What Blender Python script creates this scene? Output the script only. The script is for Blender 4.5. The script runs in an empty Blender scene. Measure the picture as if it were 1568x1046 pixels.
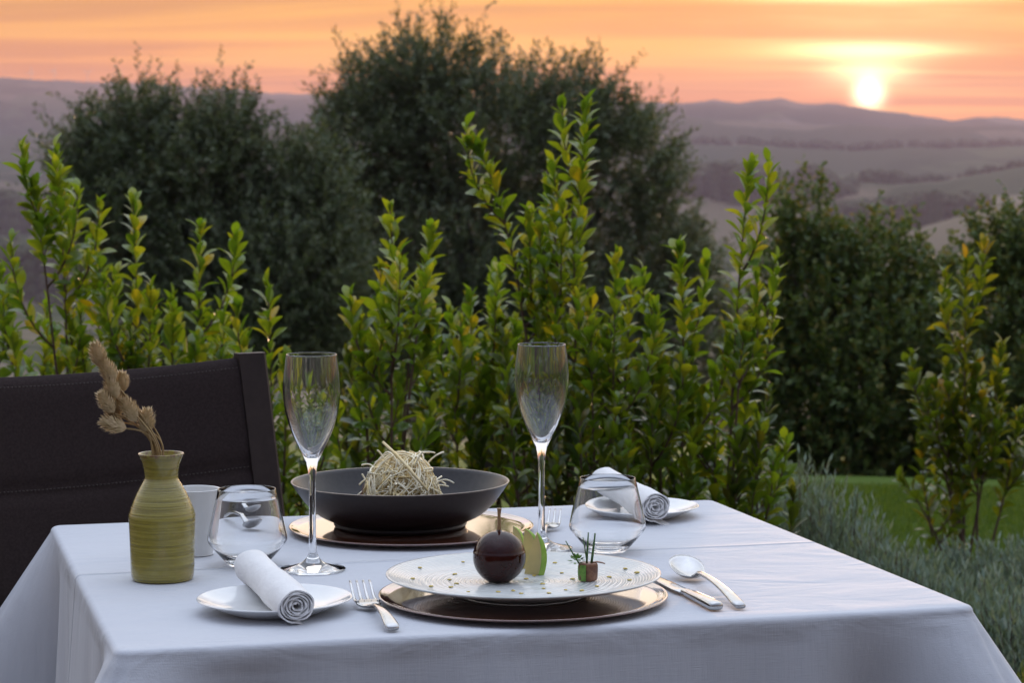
import bpy, math, random
import numpy as np
from mathutils import Vector, Matrix

SC = bpy.context.scene
COL = SC.collection
R = math.radians

# ------------------------------------------------------------------ camera
FPX, CX, CY, HOR = 3702.0, 784.0, 523.0, 237.0     # 85 mm lens, horizon row
CAMZ, TZ = 1.21, 0.75                              # eye height, table height
PITCH = math.atan((CY - HOR) / FPX)
cam = bpy.data.cameras.new('camera')
cam.lens = 85.0
cam.sensor_width = 36.0
cam.clip_start = 0.05
cam.clip_end = 20000
cam.dof.use_dof = True
cam.dof.focus_distance = 2.62
cam.dof.aperture_fstop = 16.0
cam_o = bpy.data.objects.new('camera', cam)
COL.objects.link(cam_o)
cam_o.location = (0, 0, CAMZ)
cam_o.rotation_euler = (math.pi / 2 - PITCH, 0, 0)
SC.camera = cam_o

# ------------------------------------------------------------------ render
SC.view_settings.view_transform = 'Standard'
SC.view_settings.look = 'None'
SC.view_settings.exposure = 0.62
SC.view_settings.gamma = 1.0
SC.cycles.use_denoising = True
SC.cycles.max_bounces = 14
SC.cycles.transmission_bounces = 12
SC.cycles.transparent_max_bounces = 12
SC.cycles.diffuse_bounces = 4
SC.cycles.glossy_bounces = 6
SC.cycles.volume_bounces = 1
SC.cycles.sample_clamp_indirect = 5.0
SC.cycles.sample_clamp_direct = 4.0
SC.cycles.use_adaptive_sampling = True
SC.cycles.adaptive_threshold = 0.015

# ------------------------------------------------------------------ world
SUN_AZ = math.atan((1328 - CX) / FPX)
SUN_EL = R(1.58)
SUN_DIR = Vector((math.sin(SUN_AZ) * math.cos(SUN_EL), math.cos(SUN_AZ) * math.cos(SUN_EL), math.sin(SUN_EL)))


class NT:
    """tiny helper round a node tree"""
    def __init__(s, tree):
        s.t = tree

    def n(s, typ, **kw):
        nd = s.t.nodes.new(typ)
        for k, v in kw.items():
            setattr(nd, k, v)
        return nd

    def set(s, sock, v):
        if hasattr(v, 'is_output') or isinstance(v, bpy.types.NodeSocket):
            s.t.links.new(v, sock)
        else:
            sock.default_value = v

    def m(s, op, a, b=0.0, c=0.0, clamp=False):
        nd = s.n('ShaderNodeMath', operation=op, use_clamp=clamp)
        s.set(nd.inputs[0], a)
        s.set(nd.inputs[1], b)
        s.set(nd.inputs[2], c)
        return nd.outputs[0]

    def vm(s, op, a, b=(0, 0, 0)):
        nd = s.n('ShaderNodeVectorMath', operation=op)
        s.set(nd.inputs[0], a)
        s.set(nd.inputs[1], b)
        return nd.outputs['Value'] if op in ('DOT_PRODUCT', 'LENGTH') else nd.outputs[0]

    def mix(s, f, a, b, mode='MIX'):
        nd = s.n('ShaderNodeMix', data_type='RGBA', blend_type=mode)
        s.set(nd.inputs[0], f)
        s.set(nd.inputs[6], a)
        s.set(nd.inputs[7], b)
        return nd.outputs[2]

    def ramp(s, f, stops, interp='LINEAR'):
        nd = s.n('ShaderNodeValToRGB')
        cr = nd.color_ramp
        cr.interpolation = interp
        while len(cr.elements) < len(stops):
            cr.elements.new(0.5)
        for e, (p, c) in zip(cr.elements, stops):
            e.position = p
            e.color = (c[0], c[1], c[2], 1) if len(c) == 3 else c
        s.set(nd.inputs[0], f)
        return nd.outputs[0]

    def noise(s, vec, scale, detail=3.0, rough=0.55, dist=0.0):
        nd = s.n('ShaderNodeTexNoise')
        s.set(nd.inputs['Vector'], vec)
        nd.inputs['Scale'].default_value = scale
        nd.inputs['Detail'].default_value = detail
        nd.inputs['Roughness'].default_value = rough
        nd.inputs['Distortion'].default_value = dist
        return nd.outputs['Fac']

    def rng(s, v, a, b, c=0.0, d=1.0, smooth=True):
        nd = s.n('ShaderNodeMapRange', interpolation_type='SMOOTHSTEP' if smooth else 'LINEAR')
        s.set(nd.inputs[0], v)
        for i, q in enumerate((a, b, c, d)):
            nd.inputs[i + 1].default_value = q
        return nd.outputs[0]


def make_world():
    w = bpy.data.worlds.new('World')
    SC.world = w
    w.use_nodes = True
    t = NT(w.node_tree)
    bg = w.node_tree.nodes['Background']
    tc = t.n('ShaderNodeTexCoord')
    d = t.vm('NORMALIZE', tc.outputs['Generated'])
    sep = t.n('ShaderNodeSeparateXYZ')
    t.set(sep.inputs[0], d)
    x, y, z = sep.outputs
    el = t.m('MULTIPLY', t.m('ARCSINE', z), 57.29578)
    elp = t.m('MAXIMUM', el, 0.0)
    p = t.m('SQRT', t.m('DIVIDE', elp, 90.0))

    def P(e):
        return math.sqrt(e / 90.0)
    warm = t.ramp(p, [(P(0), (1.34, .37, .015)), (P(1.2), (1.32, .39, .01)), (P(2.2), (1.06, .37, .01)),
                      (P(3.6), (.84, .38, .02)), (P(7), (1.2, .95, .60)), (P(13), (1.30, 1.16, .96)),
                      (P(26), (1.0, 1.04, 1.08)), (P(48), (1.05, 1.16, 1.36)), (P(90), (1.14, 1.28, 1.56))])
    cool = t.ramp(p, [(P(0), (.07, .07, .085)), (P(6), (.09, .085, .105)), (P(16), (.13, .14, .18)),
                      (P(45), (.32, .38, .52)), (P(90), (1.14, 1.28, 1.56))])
    hlen = t.m('SQRT', t.m('ADD', t.m('MULTIPLY', x, x), t.m('MULTIPLY', y, y)))
    hs = Vector((math.sin(SUN_AZ), math.cos(SUN_AZ), 0))
    caz = t.m('DIVIDE', t.vm('DOT_PRODUCT', d, tuple(hs)), t.m('MAXIMUM', hlen, 0.001))
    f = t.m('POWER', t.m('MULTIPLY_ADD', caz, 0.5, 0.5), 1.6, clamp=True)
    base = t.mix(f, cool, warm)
    # thin streaky cloud sheet, seen almost edge on near the horizon
    k = t.m('DIVIDE', 1.0, t.m('ADD', t.m('MAXIMUM', z, 0.0), 0.018))
    comb = t.n('ShaderNodeCombineXYZ')
    t.set(comb.inputs[0], t.m('MULTIPLY', t.m('MULTIPLY', x, k), 0.30))
    t.set(comb.inputs[1], t.m('MULTIPLY', t.m('MULTIPLY', y, k), 0.60))
    n1 = t.noise(comb.outputs[0], 0.55, 5, 0.5, 1.0)
    dark = t.rng(n1, 0.44, 0.62)
    lite = t.rng(n1, 0.50, 0.34)
    side = t.m('MULTIPLY', f, t.rng(el, 26, 6))
    c1 = t.mix(t.m('MULTIPLY', dark, t.m('MULTIPLY', side, 0.9)), base, (.72, .64, 1.0, 1), 'MULTIPLY')
    c2 = t.vm('MULTIPLY', c1, t.mix(t.m('MULTIPLY', lite, side), (1, 1, 1, 1), (1.06, 1.28, 1.6, 1)))
    # glow round the low sun, wider than high
    sx = Vector((math.cos(SUN_AZ), -math.sin(SUN_AZ), 0))
    dh = t.m('MULTIPLY', t.vm('DOT_PRODUCT', d, tuple(sx)), 57.29578)
    dv = t.m('SUBTRACT', el, math.degrees(SUN_EL))
    front = t.m('GREATER_THAN', caz, 0.0)

    def glow(hw, vw, off=0.0):
        a = t.m('DIVIDE', dh, hw)
        b = t.m('DIVIDE', t.m('SUBTRACT', dv, off), vw)
        q = t.m('ADD', t.m('MULTIPLY', a, a), t.m('MULTIPLY', b, b))
        return t.m('MULTIPLY', t.m('EXPONENT', t.m('MULTIPLY', q, -1.0)), front)
    thin = t.m('SUBTRACT', 1.0, t.m('MULTIPLY', dark, 0.85))
    g0 = t.m('MULTIPLY', glow(0.30, 0.31, -0.14), 6.0)
    g1 = t.m('MULTIPLY', t.m('ADD', glow(0.95, 0.30, 0.34), t.m('MULTIPLY', glow(1.7, 0.20, 0.86), .8)), 2.2)
    g2 = t.m('MULTIPLY', t.m('MULTIPLY', t.m('ADD', glow(2.6, 0.42, 1.85), t.m('MULTIPLY', glow(3.0, 1.5, 1.0), .45)), 1.0), thin)
    g3 = t.m('MULTIPLY', glow(9.0, 5.0, 0.5), 0.14)

    def scale(c, v):
        nd = t.n('ShaderNodeVectorMath', operation='SCALE')
        nd.inputs[0].default_value = c
        t.set(nd.inputs['Scale'], v)
        return nd.outputs[0]
    tot = c2
    for c, g in (((1, .85, .55), g0), ((1, .75, .40), g1), ((1, .70, .38), g2), ((1, .50, .12), g3)):
        tot = t.vm('ADD', tot, scale(c, g))
    sky = t.n('ShaderNodeTexSky', sky_type='NISHITA', sun_disc=False)
    sky.sun_elevation = SUN_EL
    sky.sun_rotation = SUN_AZ
    sky.dust_density = 2.0
    tot = t.vm('ADD', tot, t.vm('MULTIPLY', sky.outputs[0], (.006, .006, .006)))
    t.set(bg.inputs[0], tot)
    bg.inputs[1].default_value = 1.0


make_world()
sun = bpy.data.lights.new('sun', 'SUN')
sun.energy = 5.0
sun.angle = R(0.6)
sun.color = (1.0, 0.62, 0.36)
sun_o = bpy.data.objects.new('sun', sun)
COL.objects.link(sun_o)
sun_o.rotation_euler = SUN_DIR.to_track_quat('Z', 'Y').to_euler()
sun_o.location = (30, 200, 40)


# ------------------------------------------------------------------ geometry helpers
def ray(px, py):
    a, b = (px - CX) / FPX, (CY - py) / FPX
    c, s = math.cos(PITCH), math.sin(PITCH)
    return Vector((a, c + b * s, b * c - s))


def at(px, py, Y):
    r = ray(px, py)
    return Vector((0, 0, CAMZ)) + r * (Y / r.y)


def on(px, py, z=TZ):
    r = ray(px, py)
    return Vector((0, 0, CAMZ)) + r * ((z - CAMZ) / r.z)


def tag(o, label=None, cat=None, group=None, kind=None):
    for k, v in (('label', label), ('category', cat), ('group', group), ('kind', kind)):
        if v:
            o[k] = v
    return o


def empty(name, loc, label=None, cat=None, group=None, rz=0.0):
    o = bpy.data.objects.new(name, None)
    o.empty_display_size = 0.05
    COL.objects.link(o)
    o.location = loc
    o.rotation_euler = (0, 0, rz)
    return tag(o, label, cat, group)


class MB:
    def __init__(s):
        s.v, s.f = [], []

    def add(s, v, f):
        o = len(s.v)
        s.v += [tuple(q) for q in v]
        s.f += [tuple(i + o for i in q) for q in f]
        return s

    def mesh(s, name, mat, smooth=True, sharp=None):
        me = bpy.data.meshes.new(name)
        me.from_pydata(s.v, [], s.f)
        me.update()
        if smooth:
            me.polygons.foreach_set('use_smooth', [True] * len(me.polygons))
            if sharp:
                me.set_sharp_from_angle(angle=R(sharp))
        if mat:
            me.materials.append(mat)
        return me

    def build(s, name, mat, parent=None, smooth=True, sharp=None, loc=None, subsurf=0):
        o = bpy.data.objects.new(name, s.mesh(name, mat, smooth, sharp))
        COL.objects.link(o)
        if parent:
            o.parent = parent
        if loc is not None:
            o.location = loc
        if subsurf:
            md = o.modifiers.new('sub', 'SUBSURF')
            md.levels = md.render_levels = subsurf
        return o


def lathe(prof, seg=64, wob=None):
    """prof: list of (r, z); r == 0 collapses to a pole"""
    v, f, rows = [], [], []
    for r, z in prof:
        if r < 1e-6:
            rows.append([len(v)])
            v.append((0, 0, z))
        else:
            row = []
            for i in range(seg):
                a = 2 * math.pi * i / seg
                q = r * (wob(a, r, z) if wob else 1)
                row.append(len(v))
                v.append((q * math.cos(a), q * math.sin(a), z))
            rows.append(row)
    for A, B in zip(rows, rows[1:]):
        if len(A) == 1 and len(B) == 1:
            continue
        for i in range(seg):
            j = (i + 1) % seg
            if len(A) == 1:
                f.append((A[0], B[j], B[i]))
            elif len(B) == 1:
                f.append((A[i], A[j], B[0]))
            else:
                f.append((A[i], A[j], B[j], B[i]))
    return v, f


def smooth_prof(pts, n=6):
    """Catmull-Rom through profile points"""
    out = []
    P = [pts[0]] + list(pts) + [pts[-1]]
    for i in range(1, len(P) - 2):
        p0, p1, p2, p3 = (np.array(P[i + k], float) for k in (-1, 0, 1, 2))
        for k in range(n):
            t = k / n
            q = .5 * (2 * p1 + (p2 - p0) * t + (2 * p0 - 5 * p1 + 4 * p2 - p3) * t * t + (3 * p1 - p0 - 3 * p2 + p3) * t ** 3)
            out.append(tuple(q))
    out.append(tuple(pts[-1]))
    return [(max(q[0], 0),) + tuple(q[1:]) for q in out] if len(pts[0]) == 2 else out


def tube(pts, rad, seg=6, cap=True):
    pts = [Vector(p) for p in pts]
    v, f = [], []
    ref = Vector((0.31, 0.17, 0.93)).normalized()
    for i, p in enumerate(pts):
        t = (pts[min(i + 1, len(pts) - 1)] - pts[max(i - 1, 0)]).normalized()
        u = t.cross(ref)
        if u.length < 1e-3:
            u = t.cross(Vector((1, 0, 0)))
        u.normalize()
        w = t.cross(u)
        r = rad[i] if hasattr(rad, '__len__') else rad
        for k in range(seg):
            a = 2 * math.pi * k / seg
            v.append(p + u * (r * math.cos(a)) + w * (r * math.sin(a)))
    n = len(pts)
    for i in range(n - 1):
        for k in range(seg):
            l = (k + 1) % seg
            f.append((i * seg + k, i * seg + l, (i + 1) * seg + l, (i + 1) * seg + k))
    if cap:
        f.append(tuple(range(seg))[::-1])
        f.append(tuple((n - 1) * seg + k for k in range(seg)))
    return v, f


def loft(stations, seg=12, pw=2.6):
    """stations: (x, z, half width in y, half thickness in z) along x; super-elliptic sections"""
    v, f = [], []
    for x, z, hw, ht in stations:
        for k in range(seg):
            a = 2 * math.pi * k / seg
            c, s = math.cos(a), math.sin(a)
            v.append((x, hw * math.copysign(abs(c) ** (2 / pw), c), z + ht * math.copysign(abs(s) ** (2 / pw), s)))
    n = len(stations)
    for i in range(n - 1):
        for k in range(seg):
            l = (k + 1) % seg
            f.append((i * seg + k, (i + 1) * seg + k, (i + 1) * seg + l, i * seg + l))
    f.append(tuple(range(seg)))
    f.append(tuple((n - 1) * seg + k for k in range(seg))[::-1])
    return v, f


def box(x0, x1, y0, y1, z0, z1):
    v = [(x, y, z) for z in (z0, z1) for y in (y0, y1) for x in (x0, x1)]
    return v, [(0, 2, 3, 1), (4, 5, 7, 6), (0, 1, 5, 4), (2, 6, 7, 3), (0, 4, 6, 2), (1, 3, 7, 5)]


def np_mesh(name, V, F, mat, smooth=False):
    """fast mesh from arrays; F is (n,3) or (n,4)"""
    me = bpy.data.meshes.new(name)
    V = np.asarray(V, np.float32)
    F = np.asarray(F, np.int32)
    k = F.shape[1]
    me.vertices.add(len(V))
    me.vertices.foreach_set('co', V.ravel())
    me.loops.add(F.size)
    me.loops.foreach_set('vertex_index', F.ravel())
    me.polygons.add(len(F))
    me.polygons.foreach_set('loop_start', np.arange(0, F.size, k, dtype=np.int32))
    me.polygons.foreach_set('loop_total', np.full(len(F), k, dtype=np.int32))
    if smooth:
        me.polygons.foreach_set('use_smooth', np.ones(len(F), bool))
    me.update(calc_edges=True)
    me.validate()
    if mat:
        me.materials.append(mat)
    return me


def np_obj(name, V, F, mat, parent=None, smooth=False):
    o = bpy.data.objects.new(name, np_mesh(name, V, F, mat, smooth))
    COL.objects.link(o)
    if parent:
        o.parent = parent
    return o


def vnoise(x, y, seed=0):
    """2-D value noise, vectorised"""
    x, y = np.asarray(x, float), np.asarray(y, float)
    xi, yi = np.floor(x), np.floor(y)
    fx, fy = x - xi, y - yi
    fx, fy = fx * fx * (3 - 2 * fx), fy * fy * (3 - 2 * fy)

    def h(a, b):
        q = np.sin(a * 127.1 + b * 311.7 + seed * 74.7) * 43758.5453
        return q - np.floor(q)
    return (h(xi, yi) * (1 - fx) + h(xi + 1, yi) * fx) * (1 - fy) + (h(xi, yi + 1) * (1 - fx) + h(xi + 1, yi + 1) * fx) * fy


# ------------------------------------------------------------------ materials
def mat_new(name):
    m = bpy.data.materials.new(name)
    m.use_nodes = True
    t = NT(m.node_tree)
    b = m.node_tree.nodes['Principled BSDF']
    return m, t, b


def mat(name, c1, c2=None, rough=0.5, scale=40.0, metallic=0.0, bump=0.0, bscale=None, rvar=0.0, coat=0.0, spec=0.5, bdist=0.001, detail=4.0):
    m, t, b = mat_new(name)
    tc = t.n('ShaderNodeTexCoord').outputs['Object']
    n = t.noise(tc, scale, detail)
    col = t.mix(t.rng(n, 0.3, 0.7), (*c1, 1), (*(c2 or c1), 1))
    t.set(b.inputs['Base Color'], col)
    b.inputs['Metallic'].default_value = metallic
    b.inputs['Specular IOR Level'].default_value = spec
    b.inputs['Coat Weight'].default_value = coat
    b.inputs['Coat Roughness'].default_value = 0.05
    if coat >= 1:
        b.inputs['Coat IOR'].default_value = 2.1
    if rvar:
        t.set(b.inputs['Roughness'], t.rng(t.noise(tc, scale * 2.3, 3), 0.3, 0.7, rough - rvar, rough + rvar))
    else:
        b.inputs['Roughness'].default_value = rough
    if bump:
        bp = t.n('ShaderNodeBump')
        bp.inputs['Strength'].default_value = bump
        bp.inputs['Distance'].default_value = bdist
        t.set(bp.inputs['Height'], t.noise(tc, bscale or scale * 4, 3))
        t.set(b.inputs['Normal'], bp.outputs[0])
    return m


def leaf_mat(name, cols, transl=0.4, rough=0.38, tint=1.35):
    """cols: list of (pos, rgb) picked at random per leaf"""
    m, t, b = mat_new(name)
    oi = t.n('ShaderNodeObjectInfo').outputs['Random']
    isl = t.n('ShaderNodeNewGeometry').outputs['Random Per Island']
    rnd = t.m('FRACT', t.m('ADD', oi, isl))
    c = t.ramp(rnd, cols)
    tc = t.n('ShaderNodeTexCoord').outputs['Object']
    c = t.mix(t.m('MULTIPLY', t.noise(tc, 60, 3), 0.35), c, (0.03, 0.045, 0.012, 1))
    t.set(b.inputs['Base Color'], c)
    b.inputs['Roughness'].default_value = rough
    b.inputs['Specular IOR Level'].default_value = .85 if rough < .3 else .5
    tr = t.n('ShaderNodeBsdfTranslucent')
    sc = t.n('ShaderNodeVectorMath', operation='MULTIPLY')
    t.set(sc.inputs[0], c)
    sc.inputs[1].default_value = (tint * 1.18, tint, tint * 0.35)
    t.set(tr.inputs[0], sc.outputs[0])
    mx = t.n('ShaderNodeMixShader')
    mx.inputs[0].default_value = transl
    t.set(mx.inputs[1], b.outputs[0])
    t.set(mx.inputs[2], tr.outputs[0])
    out = m.node_tree.nodes['Material Output']
    t.set(out.inputs[0], mx.outputs[0])
    return m


def glass_mat(name):
    m, t, b = mat_new(name)
    tc = t.n('ShaderNodeTexCoord').outputs['Object']
    b.inputs['Base Color'].default_value = (0.985, 0.99, 0.99, 1)
    b.inputs['Transmission Weight'].default_value = 1.0
    b.inputs['IOR'].default_value = 1.5
    t.set(b.inputs['Roughness'], t.rng(t.noise(tc, 30, 3), 0.5, 0.9, 0.0, 0.004))
    return m


M = {}
M['glass'] = glass_mat('clear_glass')
M['steel'] = mat('polished_steel', (.52, .51, .50), (.46, .45, .44), rough=.13, scale=60, metallic=1, rvar=.04)
M['porcelain'] = mat('white_porcelain', (.72, .72, .71), (.68, .68, .67), rough=.12, scale=25, coat=.4)
M['napkin'] = mat('white_napkin_cotton', (.80, .79, .78), (.74, .73, .72), rough=.9, scale=30, bump=1.0, bscale=75, bdist=.0016, spec=.15)
M['bowl'] = mat('matt_black_stoneware', (.012, .009, .009), (.020, .016, .016), rough=.34, spec=.4, scale=160, bump=.25, bscale=700, bdist=.0003)
M['bowl_edge'] = mat('bowl_rim_glaze', (.30, .25, .20), (.20, .16, .13), rough=.3, scale=120)
M['charger'] = mat('bronze_lacquer', (.16, .055, .028), (.10, .028, .014), rough=.07, scale=14, metallic=.25, rvar=.02, coat=1.0)
M['chair_fabric'] = mat('brown_sling_fabric', (.026, .018, .0175), (.036, .026, .025), rough=.85, scale=300, bump=.6, bscale=1300, bdist=.0006, spec=.1)
M['chair_metal'] = mat('chair_alloy', (.55, .53, .50), (.48, .46, .44), rough=.3, scale=90, metallic=1)
M['chair_dark'] = mat('chair_dark_frame', (.020, .012, .011), (.028, .018, .016), rough=.6, spec=.25, scale=60)
M['thread'] = mat('brown_thread', (.06, .045, .038), (.045, .034, .028), rough=.8, scale=200)
M['wood'] = mat('table_wood', (.22, .12, .06), (.15, .08, .04), rough=.5, scale=12, bump=.2)
M['caramel'] = mat('dark_chocolate_glaze', (.030, .0042, .0028), (.020, .003, .002), rough=.03, scale=40, rvar=.012, spec=.32, bump=.5, bscale=55, bdist=.002)
M['stalk'] = mat('chocolate_stick', (.20, .11, .05), (.30, .17, .07), rough=.5, scale=150)
M['apple_flesh'] = leaf_mat('apple_flesh', [(0, (.74, .68, .36)), (1, (.78, .74, .46))], transl=.4, rough=.4, tint=1.0)
M['apple_skin'] = mat('green_apple_skin', (.25, .42, .05), (.34, .50, .08), rough=.25, scale=120)
M['ham'] = mat('cured_ham', (.10, .032, .015), (.24, .11, .055), rough=.4, scale=120, bump=.5, bscale=260, bdist=.001)
M['herb'] = mat('green_herb', (.10, .22, .03), (.17, .32, .05), rough=.45, scale=200)
M['chive'] = mat('chive_green', (.035, .09, .025), (.06, .13, .03), rough=.4, scale=200)
M['drop'] = mat('golden_sauce', (.48, .33, .05), (.55, .42, .08), rough=.15, scale=200, coat=.5)
M['noodle'] = mat('crisp_noodle', (.86, .72, .42), (.80, .62, .28), rough=.5, scale=70)
M['noodle_core'] = mat('amber_noodle', (.62, .42, .14), (.74, .60, .30), rough=.45, scale=160, bump=1.0, bscale=330, bdist=.003)
M['noodle_pale'] = mat('pale_noodle', (.90, .84, .66), (.86, .77, .52), rough=.5, scale=90)
M['fish'] = mat('pale_fillet', (.62, .58, .52), (.45, .41, .36), rough=.35, scale=110, bump=.5, bscale=220)
M['crisp'] = mat('dark_red_crisp', (.14, .03, .02), (.22, .06, .03), rough=.35, scale=100)
M['dry_stem'] = mat('dry_stem', (.36, .25, .11), (.26, .17, .07), rough=.75, scale=120)
M['dry_head'] = mat('dry_seed_head', (.66, .52, .32), (.50, .38, .20), rough=.85, scale=160)
M['bark'] = mat('olive_bark', (.09, .075, .06), (.05, .042, .034), rough=.9, scale=9, bump=.8, bscale=30, bdist=.02)
M['stem'] = mat('shrub_stem', (.075, .040, .030), (.11, .06, .04), rough=.7, scale=60)
M['turbine'] = mat('turbine_white', (.7, .7, .7), (.6, .6, .6), rough=.5, scale=2)
M['far_wood'] = mat('far_wood_leaves', (.035, .050, .018), (.060, .070, .025), rough=.9, scale=.25)
M['laurel'] = leaf_mat('laurel_leaf', [(0, (0.082, 0.176, 0.017)), (.35, (0.130, 0.242, 0.020)), (.65, (0.184, 0.282, 0.022)), (.90, (0.259, 0.333, 0.025)), (.965, (0.341, 0.352, 0.028)), (.98, (0.284, 0.282, 0.022)), (.99, (0.137, 0.226, 0.022))], transl=0.52, rough=.27)
M['laurel_dark'] = leaf_mat('laurel_leaf_shaded', [(0, (0.033, 0.066, 0.013)), (.5, (0.055, 0.097, 0.014)), (.85, (0.087, 0.122, 0.018)), (1, (0.154, 0.143, 0.019))], transl=0.42, rough=.3)  # deeper green leaves, with the hedge interior's shade put into their colour
M['laurel_right'] = leaf_mat('laurel_leaf_turning', [(0, (.07, .13, .014)), (.45, (.11, .17, .016)), (.8, (.17, .21, .018)), (.93, (.26, .25, .02)), (.97, (.36, .24, .02)), (1, (.12, .17, .014))], transl=.5, rough=.25)
M['olive'] = leaf_mat('olive_leaf', [(0, (0.070, 0.103, 0.052)), (.4, (0.116, 0.154, 0.082)), (.8, (0.175, 0.209, 0.121)), (1, (0.278, 0.298, 0.193))], transl=0.25, rough=.5, tint=1.0)
M['broad'] = leaf_mat('broadleaf_shrub_leaf', [(0, (0.064, 0.112, 0.036)), (.5, (0.108, 0.170, 0.044)), (.85, (0.173, 0.214, 0.049)), (1, (0.287, 0.226, 0.056))], transl=0.3, rough=.5, tint=1.1)
M['lavender'] = leaf_mat('lavender_leaf', [(0, (0.179, 0.261, 0.216)), (.5, (0.261, 0.358, 0.302)), (1, (0.372, 0.454, 0.389))], transl=.25, rough=.6, tint=1.0)
M['santolina'] = leaf_mat('yellow_green_leaf', [(0, (.10, .16, .05)), (.6, (.20, .24, .05)), (1, (.38, .34, .04))], transl=.3, rough=.6, tint=1.0)
M['grass'] = leaf_mat('grass_blade', [(0, (0.053, 0.112, 0.012)), (.6, (0.095, 0.168, 0.019)), (1, (0.148, 0.206, 0.031))], transl=.4, rough=.5)


def cloth_mat():
    m, t, b = mat_new('white_table_linen')
    tc = t.n('ShaderNodeTexCoord').outputs['Object']
    sep = t.n('ShaderNodeSeparateXYZ')
    t.set(sep.inputs[0], tc)
    x, y, z = sep.outputs
    n = t.noise(tc, 9, 4)
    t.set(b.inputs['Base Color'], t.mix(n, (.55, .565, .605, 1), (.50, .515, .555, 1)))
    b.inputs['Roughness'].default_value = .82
    b.inputs['Specular IOR Level'].default_value = .2
    b.inputs['Sheen Weight'].default_value = .15
    # ironed fold across the middle of the cloth, a second softer one beside it
    wob = t.m('MULTIPLY', t.m('SUBTRACT', t.noise(tc, 5, 2), .5), .012)
    yy = t.m('ADD', y, wob)

    def fold(y0, wd):
        q = t.m('DIVIDE', t.m('ABSOLUTE', t.m('SUBTRACT', yy, y0)), wd)
        return t.m('MAXIMUM', t.m('SUBTRACT', 1.0, q), 0.0)
    h = t.m('ADD', t.m('MULTIPLY', fold(.030, .009), .0042), t.m('MULTIPLY', fold(.135, .014), .0008))
    st = t.n('ShaderNodeMapping')
    st.inputs['Scale'].default_value = (3, 6, 6)
    t.set(st.inputs[0], tc)
    topm = t.rng(z, -.03, -.008)
    h = t.m('ADD', h, t.m('MULTIPLY', t.m('MULTIPLY', t.noise(st.outputs[0], 2.2, 4, .5, .6), .0070), topm))
    sv = t.n('ShaderNodeMapping')
    sv.inputs['Scale'].default_value = (26, 26, 3.5)
    t.set(sv.inputs[0], tc)
    h = t.m('ADD', h, t.m('MULTIPLY', t.m('MULTIPLY', t.noise(sv.outputs[0], 1.0, 3, .5), .0045), t.m('SUBTRACT', 1.0, topm)))
    # slubs: threads run both ways
    s1 = t.n('ShaderNodeMapping')
    s1.inputs['Scale'].default_value = (900, 900, 30)
    t.set(s1.inputs[0], tc)
    s2 = t.n('ShaderNodeMapping')
    s2.inputs['Scale'].default_value = (40, 900, 900)
    t.set(s2.inputs[0], tc)
    w = t.m('ADD', t.noise(s1.outputs[0], 1, 2), t.noise(s2.outputs[0], 1, 2))
    h = t.m('ADD', h, t.m('MULTIPLY', w, .00022))
    bp = t.n('ShaderNodeBump')
    bp.inputs['Strength'].default_value = 1.0
    bp.inputs['Distance'].default_value = 1.0
    t.set(bp.inputs['Height'], h)
    t.set(b.inputs['Normal'], bp.outputs[0])
    return m


def vase_mat():
    m, t, b = mat_new('olive_green_glaze')
    tc = t.n('ShaderNodeTexCoord').outputs['Object']
    sep = t.n('ShaderNodeSeparateXYZ')
    t.set(sep.inputs[0], tc)
    st = t.n('ShaderNodeMapping')
    st.inputs['Scale'].default_value = (9, 9, 420)
    t.set(st.inputs[0], tc)
    rings = t.noise(st.outputs[0], 1.0, 4, .65)
    blot = t.noise(tc, 45, 4)
    c = t.mix(t.rng(rings, .3, .7), (.17, .135, .012, 1), (.32, .265, .045, 1))
    c = t.mix(t.m('MULTIPLY', t.rng(blot, .5, .8), .5), c, (.30, .20, .04, 1))
    rim = t.rng(sep.outputs[2], .1335, .1365)
    c = t.mix(t.m('MULTIPLY', rim, t.rng(t.noise(tc, 160, 3), .4, .6)), c, (.16, .07, .02, 1))
    t.set(b.inputs['Base Color'], c)
    t.set(b.inputs['Roughness'], t.rng(rings, .3, .7, .30, .16))
    b.inputs['Coat Weight'].default_value = .5
    b.inputs['Coat Roughness'].default_value = .12
    bp = t.n('ShaderNodeBump')
    bp.inputs['Strength'].default_value = .8
    bp.inputs['Distance'].default_value = .0012
    t.set(bp.inputs['Height'], rings)
    t.set(b.inputs['Normal'], bp.outputs[0])
    return m


def plate_mat():
    m, t, b = mat_new('speckled_stoneware_glaze')
    tc = t.n('ShaderNodeTexCoord').outputs['Object']
    ln = t.vm('LENGTH', tc)
    rg = t.m('SINE', t.m('MULTIPLY', t.m('ADD', ln, t.m('MULTIPLY', t.noise(tc, 14, 3), .010)), 2200.0))
    c = t.mix(t.rng(rg, -.2, 1), (.52, .54, .53, 1), (.64, .635, .60, 1))
    c = t.mix(t.m('MULTIPLY', t.rng(t.noise(tc, 30, 4), .45, .75), .35), c, (.40, .45, .46, 1))
    t.set(b.inputs['Base Color'], c)
    b.inputs['Roughness'].default_value = .22
    b.inputs['Coat Weight'].default_value = .3
    bp = t.n('ShaderNodeBump')
    bp.inputs['Strength'].default_value = .5
    bp.inputs['Distance'].default_value = .0004
    t.set(bp.inputs['Height'], rg)
    t.set(b.inputs['Normal'], bp.outputs[0])
    return m


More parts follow.
